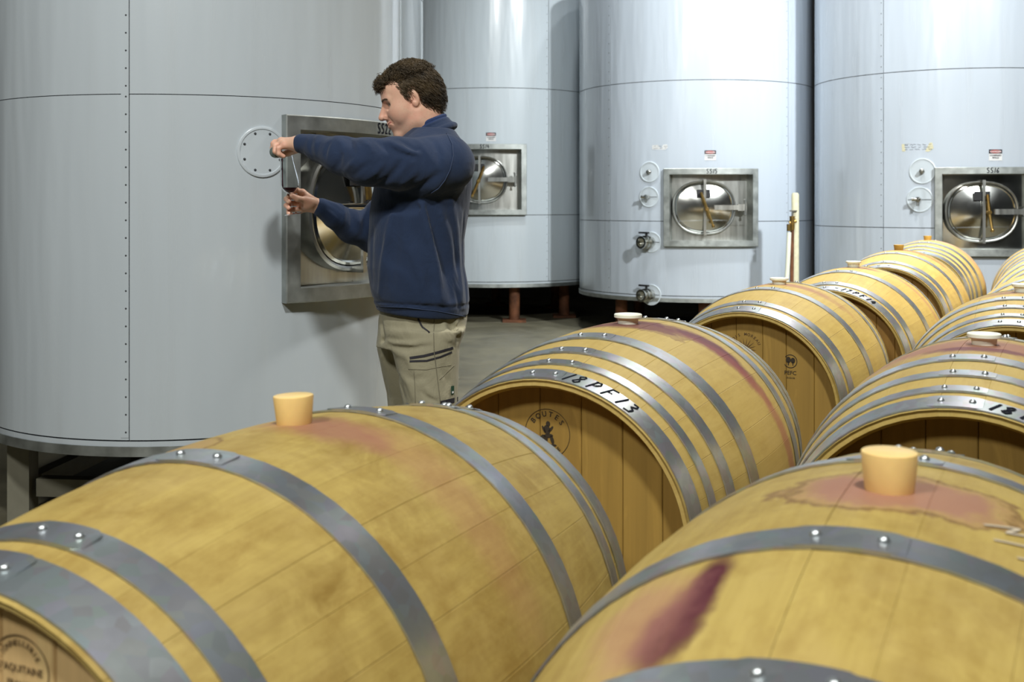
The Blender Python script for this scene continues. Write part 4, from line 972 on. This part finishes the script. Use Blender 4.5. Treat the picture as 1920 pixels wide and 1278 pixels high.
SWF=[([(806,388),(820,440),(836,500),(848,560)],.016,-.012),([(790,385),(804,440),(818,500),(826,560)],.014,.009),([(846,380),(855,430),(860,490),(866,560)],.013,.008),
([(870,400),(868,460),(872,520),(875,570)],.010,-.008),([(828,400),(842,450),(855,520)],.011,.007),([(736,400),(727,440),(719,490),(712,550)],.010,.008),([(748,410),(742,470),(736,530)],.016,-.006),([(700,430),(697,480),(699,530)],.012,-.005),
([(770,470),(790,520),(800,560)],.016,.005),([(845,520),(856,550),(862,580)],.008,-.006),([(700,566),(760,569),(820,575),(872,585)],.008,-.004),([(716,380),(730,388),(760,392),(790,390)],.016,-.008),
([(588,254),(583,268),(582,282)],.006,-.006),([(597,254),(593,270),(592,290)],.008,.005),([(612,254),(616,270),(610,290)],.008,-.006),([(628,256),(640,268),(645,284)],.009,.006),([(652,259),(660,270),(664,284)],.008,-.0065),([(676,262),(690,272),(700,284)],.010,.006),
([(706,264),(722,276),(748,288),(772,294)],.010,-.009),([(728,264),(745,274),(765,284),(790,288)],.010,.007),([(752,262),(766,272),(782,284)],.009,-.008),([(780,262),(795,280),(806,300)],.012,.006),([(810,262),(822,285),(824,310)],.012,-.006),
([(628,317),(636,304),(640,292)],.008,-.007),([(645,323),(658,308),(668,298)],.008,.006),([(662,330),(676,318),(692,306)],.009,-.008),([(684,338),(702,324),(718,308)],.010,.007),([(706,348),(730,334),(748,312),(756,296)],.011,-.009),([(730,356),(756,342),(780,322)],.012,.007),([(758,360),(792,348),(822,324)],.012,-.008),([(790,366),(816,352),(836,330)],.010,.006),
([(616,378),(630,384),(645,396)],.007,.006),([(610,388),(626,396),(640,410)],.007,-.006),([(655,392),(660,408),(657,428)],.008,-.007),([(668,396),(672,414),(668,438)],.008,.007),([(684,404),(684,420),(680,440)],.008,-.007),([(640,382),(646,400),(642,420)],.008,.005)]
SWF_fn=fold_field(sw,SWF)
def folds(p):
    x,y,z=p[:,0],p[:,1],p[:,2]
    nz=np.sin(23*x+9*z+6*np.sin(7*z+3*x))*.5+np.sin(31*z-17*y+4+3*np.sin(9*x))*.5
    soft=np.sin(47*x+29*z+19*y+2.5*nz)*.5
    hem=np.exp(-((z-.915-.06*(-.33-x))/.005)**2)*.0045
    return SWF_fn(p)+hem+.0020*nz+.0010*soft
sw.add(folds,(-9,-9,-9),(9,9,9),.0,'disp')
# lower edge falls towards the back
hz0=P(704,581,3.8); hz1=P(877,599,3.8); sl_=(hz1[2]-hz0[2])/(hz1[0]-hz0[0])
sw.add(lambda p:p[:,2]-(hz0[2]+(p[:,0]-hz0[0])*sl_),(-9,-9,-9),(9,9,9),.008,'cut')
sw.cap(NB+[-.01,0,0],H(-.01,0,-.07)+[-.02,0,0],.060,.066,.012,'cut')
V,F=sw.mesh(.0052); V=relax(V,F,1,.4)
shirt=np_obj('sweatshirt',V,F,M['navy'],man)
shirt.data.transform(Matrix.Translation(O))
def seam(sdf,px,wd,name,mat,parent,n=8,off=.0015,tube=False):
    pts=[];nr=[]
    for i in range(len(px)-1):
        for k in range(n+(i==len(px)-2)):
            u=k/n; p,q=project(sdf,px[i][0]*(1-u)+px[i+1][0]*u,px[i][1]*(1-u)+px[i+1][1]*u,off=off)
            if p is not None: pts.append(Vector(p)); nr.append(Vector(q))
    if len(pts)<2: return
    mb=MB()
    if tube: mb.tube(pts,wd/2,6)
    else: mb.ribbon(pts,nr,wd)
    return mesh_obj(name,[v+Vector(O) for v in map(Vector,mb.v)],mb.f,mat,parent,True)
seam(sw,[(838,250),(848,270),(850,292),(844,318),(834,338),(822,353),(808,362)],.0035,'armhole_seam',M['seam_light'],shirt,6,.0008,True)
seam(sw,[(706,574),(760,576),(820,583),(872,593)],.003,'hem_seam',M['seam_light'],shirt,6,.0006,True)
# collar: a folded band round the neck
col=Sdf(); cc=NB+np.array([.004,0,.030]); ca=R_(25); cn=60
ring=[cc+np.array([math.cos(2*PI*i/cn)*.074*math.cos(ca),math.sin(2*PI*i/cn)*.073,math.cos(2*PI*i/cn)*.074*math.sin(ca)]) for i in range(cn)]
for i in range(cn):
    a,b=ring[i],ring[(i+1)%cn]; up_=np.array([-.30,0,.954])
    col.cap(a,b,.0075,.0075,.004); col.cap(a+up_*.014-(a-cc)*.08,b+up_*.014-(b-cc)*.08,.0065,.0065,.006); col.cap(a-up_*.016+(a-cc)*.16,b-up_*.016+(b-cc)*.16,.009,.009,.008)
V,F=col.mesh(.0035); V=relax(V,F,4,.5); c_=np_obj('collar',V,F,M['navy'],man); c_.data.transform(Matrix.Translation(O))
sc=Sdf()
ring2_=[cc+np.array([-.007,0,.014])+np.array([math.cos(2*PI*i/cn)*.067*math.cos(ca),math.sin(2*PI*i/cn)*.066,math.cos(2*PI*i/cn)*.067*math.sin(ca)]) for i in range(cn)]
for i in range(cn):
    a,b=ring2_[i],ring2_[(i+1)%cn]; sc.cap(a,b,.007,.007,.004); sc.cap(a+np.array([-.004,0,.014]),b+np.array([-.004,0,.014]),.005,.005,.004)
V,F=sc.mesh(.003); V=relax(V,F,3,.5); c2_=np_obj('shirt_collar',V,F,M['navy_trim'],man); c2_.data.transform(Matrix.Translation(O)); c2_['label']='brighter blue inner collar'
# --- trousers
tr=Sdf()
tr.loft([tsec(650,703,862,.16),tsec(625,705,872,.165),tsec(600,706,874,.165),tsec(575,712,872,.16),tsec(560,716,868,.155)],.02,'u',2.2)
def legsec(py,x0,x1,hw,y): a,b=P(x0,py,y-.06)[0],P(x1,py,y-.06)[0]; return (P(0,py,y-.06)[2],(a+b)/2,y,(b-a)/2,hw)
tr.loft([legsec(620,722,872,.098,3.775),legsec(655,730,860,.102,3.77),legsec(700,742,858,.10,3.765),legsec(760,752,858,.095,3.76),legsec(850,752,854,.088,3.76),legsec(950,756,850,.082,3.76),legsec(1062,752,852,.082,3.76)],.02,'u',2.15)
tr.loft([legsec(620,706,850,.098,3.95),legsec(655,704,840,.10,3.955),legsec(700,712,826,.10,3.955),legsec(740,722,822,.095,3.955),legsec(850,728,822,.088,3.955),legsec(950,732,822,.082,3.955),legsec(1040,730,826,.082,3.955)],.02,'u',2.15)
TRF=[([(714,594),(719,632),(735,676),(750,712),(758,745)],.010,-.010),([(722,634),(740,636),(760,640)],.008,-.004),([(730,648),(768,654),(806,648)],.009,-.0055),([(728,638),(768,645),(808,640)],.009,.005),([(740,662),(762,668),(772,690)],.010,.005),
([(845,598),(849,618),(860,640)],.009,-.009),([(856,600),(862,622),(868,640)],.008,.007),([(832,598),(834,616),(842,640)],.009,.006),([(835,640),(846,646),(855,650)],.007,-.004),([(752,700),(766,718),(774,745)],.010,.006),([(768,705),(780,712),(796,706)],.010,-.004),([(830,690),(840,712),(836,735)],.009,-.005),([(796,720),(806,735),(816,745)],.010,.004),
([(712,690),(722,712),(728,740)],.010,-.005),([(708,650),(716,672),(724,690)],.009,.004),([(760,600),(765,620),(775,632)],.010,.003),([(790,735),(806,748),(822,752)],.008,-.004)]
TRF_fn=fold_field(tr,TRF)
def tfold(p):
    x,y,z=p[:,0],p[:,1],p[:,2]; nz=np.sin(21*x+13*z+5*y+3*np.sin(8*z))*.5+np.sin(33*z-19*x+2*np.sin(11*x))*.5
    return TRF_fn(p)+.0022*nz
tr.add(tfold,(-9,-9,-9),(9,9,9),.0,'disp')
V,F=tr.mesh(.0055); V=relax(V,F,1,.4); tro=np_obj('trousers',V,F,M['khaki'],man); tro.data.transform(Matrix.Translation(O))
seam(tr,[(768,671),(795,667),(822,660),(849,652)],.0085,'zip_tape',M['dark_trim'],tro,5)
seam(tr,[(768,677),(800,676),(825,669),(847,660)],.0065,'zip_tape',M['dark_trim'],tro,5)
seam(tr,[(782,586),(785,600),(792,613),(805,623)],.006,'pocket_edge',M['dark_trim'],tro,5)
seam(tr,[(815,590),(813,625),(814,660),(819,700),(826,757)],.003,'side_seam',M['khaki_seam'],tro,6,.0006,True)
seam(tr,[(766,692),(800,693),(818,689),(846,684)],.0022,'pocket_stitching',M['khaki_seam'],tro,5,.0004,True)
seam(tr,[(776,694),(778,725),(779,757)],.0022,'pocket_stitching',M['khaki_seam'],tro,5,.0004,True)
seam(tr,[(824,712),(840,696),(852,684)],.0022,'pocket_stitching',M['khaki_seam'],tro,5,.0004,True)
seam(tr,[(848,723),(848,739)],.017,'brand_patch',M['patch'],tro,4); seam(tr,[(848,733),(848,737)],.009,'patch_letter',M['white'],tro,2,.0025)
seam(tr,[(826,756),(858,748)],.016,'knee_panel',M['dark_trim'],tro,4)
# --- boots
for s in(1,-1):
    b=Sdf(); a=leg_pts(s)[2]; y=a[1]; x=a[0]
    b.cap((x+.02,y,.05),(x+.01,y,.20),.052,.05,.02); b.cap((x+.04,y,.045),(x-.13,y,.045),.045,.042,.02); b.cap((x-.08,y+.01,.04),(x-.16,y+.01,.038),.044,.036,.02)
    V,F=b.mesh(.006); V[:,2]=np.maximum(V[:,2],.0); bo=np_obj('boot',V,F,M['boot'],man); bo.data.transform(Matrix.Translation(O))
# --- face details
def ball(c,r,n=14):
    mb=MB(); mb.lathe([(0,-r)]+[(r*math.cos(a),r*math.sin(a)) for a in [R_(-75+15*i) for i in range(11)]]+[(0,r)],n,Matrix.Translation(c)); return mb
for s in(-1,1):
    c=Vector(H(.0675,s*.0325,.0070)); e=pobj('eye',ball(c,.0122),M['eye']); d=Vector(HR@np.array([.72,s*.60,-.34])).normalized()
    mb=MB(); mb.lathe([(.0075,.0098),(.0055,.0112),(0,.0125)],14,Matrix.Translation(c)@d.to_track_quat('Z','Y').to_matrix().to_4x4()); mesh_obj('iris',[Vector(v)+Vector(O) for v in mb.v],mb.f,M['iris'],e)
    mb=MB(); rr=random.Random(3+s)
    for i in range(110):
        u=rr.random(); yy=s*(.013+.036*u); zz=.0245+.006*math.sin(u*2.6)+rr.uniform(-.0030,.0030); q=np.array([surf_x(hd,yy,zz)-.0004,yy,zz]); t=np.array([-.005*u-.0015,s*.008,.002*(1-2*u)])
        mb.tube([H(*q),H(*(q+t*.6+[.0012,0,0])),H(*(q+t))],[.0006,.0007,.0002],4,False)
    pobj('eyebrow',mb,M['brow'])
    mb=MB(); mb.tube([H(.0835,s*.021,.0128),H(.0832,s*.032,.0142),H(.0760,s*.0455,.0098),H(.0725,s*.0500,.0068)],[.0006,.0013,.0014,.0005],6); pobj('eyelashes',mb,M['hair'])
mb=MB()
mb.tube([H(x+.0006,y,z) for x,y,z in LIPS['u']],[.0006,.0024,.0040,.0044,.0040,.0044,.0040,.0024,.0006],8); mb.tube([H(x+.0006,y,z) for x,y,z in LIPS['l']],[.0006,.0028,.0046,.0054,.0056,.0054,.0046,.0028,.0006],8)
pobj('lips',mb,M['lip'])
# --- hair: a cap on the skull with curls on top and short strands behind
hc=Sdf(); hc.ell((-.018,0,.045),(.103,.082,.083),.01); hc.ell((-.055,0,.0),(.062,.066,.075),.03)
poly=np.array([(.10,.078),(.069,.078),(.046,.077),(.047,.058),(.024,.044),(.025,.014),(.006,.012),(-.006,.042),(-.028,.040),(-.036,.014),(-.030,-.040),(-.043,-.066),(-.073,-.088),(-.2,-.088),(-.2,.25),(.15,.25),(.15,.10)])
def poly_sd(p):
    q=p[:,[0,2]]; d=np.full(len(q),1e9); ins=np.zeros(len(q),bool); n=len(poly)
    for i in range(n):
        a,b=poly[i],poly[(i+1)%n]; e=b-a; w_=q-a; t=np.clip((w_@e)/(e@e),0,1); r=w_-t[:,None]*e; d=np.minimum(d,(r*r).sum(1))
        c=((a[1]<=q[:,1])!=(b[1]<=q[:,1]))&(q[:,0]<(b[0]-a[0])*(q[:,1]-a[1])/(b[1]-a[1]+1e-12)+a[0]); ins^=c
    d=np.sqrt(d); return np.where(ins,-d,d)
hc.add(lambda p:-poly_sd(p),(-9,-9,-9),(9,9,9),.006,'cut')
hc.add(lambda p:np.sin(p[:,0]*190+3*np.sin(p[:,2]*80))*np.sin(p[:,1]*170+2*np.sin(p[:,0]*90))*.0022+np.sin(p[:,2]*260+4*np.sin(p[:,1]*60))*.0008,(-9,-9,-9),(9,9,9),0,'disp')
V,F=hc.mesh(.0035); Vw=V*HS@HR.T+HO
hair=np_obj('hair',Vw,F,M['hair'],man); hair.data.transform(Matrix.Translation(O))
nrm=np.zeros_like(V); fn=np.cross(V[F[:,1]]-V[F[:,0]],V[F[:,2]]-V[F[:,0]]); 
for j in range(4): np.add.at(nrm,F[:,j],fn)
nrm/=np.linalg.norm(nrm,axis=1)[:,None]+1e-12
outer=np.where(((V-np.array([-.02,0,.04]))*nrm).sum(1)>0)[0]
mb=MB(); rr=random.Random(11)
def strand(i,L,cur,rad,down):
    p=V[i]; n_=nrm[i]; t=np.cross(n_,np.array([rr.gauss(0,1),rr.gauss(0,1),rr.gauss(0,1)])); t/=np.linalg.norm(t)+1e-9; b=np.cross(n_,t); ph=rr.uniform(0,6.28); pts=[]
    for k in range(7):
        u=k/6
        if cur: a=ph+u*cur; q=p+n_*(.001+.010*math.sin(u*2.4))+t*(math.cos(a)-math.cos(ph))*rad+b*(math.sin(a)-math.sin(ph))*rad*.9+n_*math.sin(a)*rad*.4+down*u
        else: q=p+n_*(.002+.003*math.sin(u*3))+down*L*u+t*.004*math.sin(u*3+ph)
        pts.append(H(*q))
    mb.tube(pts,[.0008,.0010,.0010,.0009,.0008,.0006,.0002],3,False)
top=[i for i in outer if V[i,2]>.080]; back=[i for i in outer if V[i,2]<=.095]
frt=[i for i in outer if V[i,0]>.056 and V[i,2]>.080]
for _ in range(2600): strand(rr.choice(top),.03,rr.uniform(3.5,7.5),rr.uniform(.005,.010),np.array([.004,0,.002]))
for _ in range(800): strand(rr.choice(frt),.03,rr.uniform(3.0,6.5),rr.uniform(.006,.011),np.array([.024,0,rr.uniform(-.022,.008)]))
for _ in range(4200): strand(rr.choice(back),rr.uniform(.018,.032),0,0,np.array([-.45,rr.uniform(-.15,.15),-.75]))
o=mesh_obj('hair_strands',[Vector(v)+Vector(O) for v in mb.v],mb.f,M['hair'],hair); tag(o,kind='stuff')
# ------------------------------------------------------------------ wine glass and small bottle in the hands
def glass_mat(name,col=(1,1,1),rough=0.0):
    m,nt,b=new_mat(name); b.inputs['Base Color'].default_value=(*col,1); b.inputs['Transmission Weight'].default_value=1; b.inputs['Roughness'].default_value=rough; b.inputs['IOR'].default_value=1.3; return m
M['glass'],nt,b=new_mat('clear_glass'); t_=nt.nodes.new('ShaderNodeBsdfTransparent'); t_.inputs[0].default_value=(.95,.96,.96,1); g_=nt.nodes.new('ShaderNodeBsdfGlossy'); g_.inputs['Roughness'].default_value=.02; f_=N(nt,'ShaderNodeFresnel',IOR=1.13); x_=nt.nodes.new('ShaderNodeMixShader')
nt.links.new(f_.outputs[0],x_.inputs[0]); nt.links.new(t_.outputs[0],x_.inputs[1]); nt.links.new(g_.outputs[0],x_.inputs[2]); nt.links.new(x_.outputs[0],nt.nodes['Material Output'].inputs[0]); M['bottle']=glass_mat('green_grey_glass',(.30,.38,.34),.05)
M['bottle'].node_tree.nodes['Principled BSDF'].inputs['Transmission Weight'].default_value=.55
M['wine']=glass_mat('red_wine',(.075,.004,.018),.05); M['wine'].node_tree.nodes['Principled BSDF'].inputs['IOR'].default_value=1.34; M['wine'].node_tree.nodes['Principled BSDF'].inputs['Transmission Weight'].default_value=.12
gf=P(551,402,3.905); gt=P(536.5,293,3.895); ax=Vector(gt-gf); gh=ax.length; ax.normalize(); GM=Matrix.Translation(gf)@ax.to_track_quat('Z','Y').to_matrix().to_4x4()
inn=[(0,.0785),(.010,.0795),(.0226,.0858),(.0306,.0985),(.0324,.112),(.0306,.130),(.0270,.155),(.0232,.185),(.0218,gh)]
outp=[(.0225,gh+.0006),(.0240,.185),(.0278,.155),(.0314,.130),(.0332,.112),(.0314,.098),(.0232,.0845),(.0100,.0765),(.0046,.070),(.0036,.055),(.0036,.025),(.0050,.010),(.014,.0045),(.031,.0025),(.0325,.0012),(.032,0),(0,0)]
wg=empty('wine_glass',tuple(gf),0,'tulip-shaped wine glass with a little red wine, held by the stem','glass'); GL=Matrix.Translation(-Vector(gf))@GM
MB().lathe(inn+outp,36,GL).obj('glass_body',M['glass'],wg,sharp=60)
bm=bmesh.new(); wv=MB().lathe([(0,.0796),(.0096,.0806),(.0214,.0874),(.0294,.1002),(.0312,.112),(.0294,.13),(.0258,.155),(0,.155)],36,GL)
vs=[bm.verts.new(v) for v in wv.v]; [bm.faces.new([vs[i] for i in f]) for f in wv.f]
lvl=P(540,351.5,3.90)[2]-gf[2]
r=bmesh.ops.bisect_plane(bm,geom=bm.verts[:]+bm.edges[:]+bm.faces[:],plane_co=(0,0,lvl),plane_no=(0,0,1),clear_outer=True); ed=[e for e in r['geom_cut'] if isinstance(e,bmesh.types.BMEdge)]
bmesh.ops.contextual_create(bm,geom=ed); me=bpy.data.meshes.new('wine'); bm.to_mesh(me); bm.free(); me.materials.append(M['wine']); me.polygons.foreach_set('use_smooth',[True]*len(me.polygons)); me.set_sharp_from_angle(angle=R_(40)); wo=bpy.data.objects.new('wine',me); link(wo,wg); wo['label']='shallow pool of red wine'
b0,b1,b2,b3=[Vector(P(*q)) for q in((516,284.5,3.742),(517,281.5,3.80),(521,285,3.85),(528.5,290,3.893))]
bt=empty('sample_bottle',tuple(b0),0,'small dark glass sample bottle tipped in the raised hand','bottle')
mb=MB(); mb.tube([Vector((0,-.004,-.001)),Vector((0,0,0)),Vector((0,.01,-.0005)),b1-b0,b2-b0,b2-b0+(b3-b2)*.5,b3-b0],[.014,.0195,.021,.021,.013,.008,.0085],20); mb.obj('bottle_body',M['bottle'],bt,sharp=60)
mb=MB(); pts=[b3-b0,b3-b0+Vector((.0,.003,-.012)),P(529.3,318,3.8975)-np.array(b0),P(529.6,336,3.899)-np.array(b0),P(530,350.9,3.90)-np.array(b0)]; mb.tube(pts,[.0028,.0024,.0019,.0017,.0024],8)
tag(mb.obj('pouring_wine',M['wine'],bt),'thin falling stream of red wine')
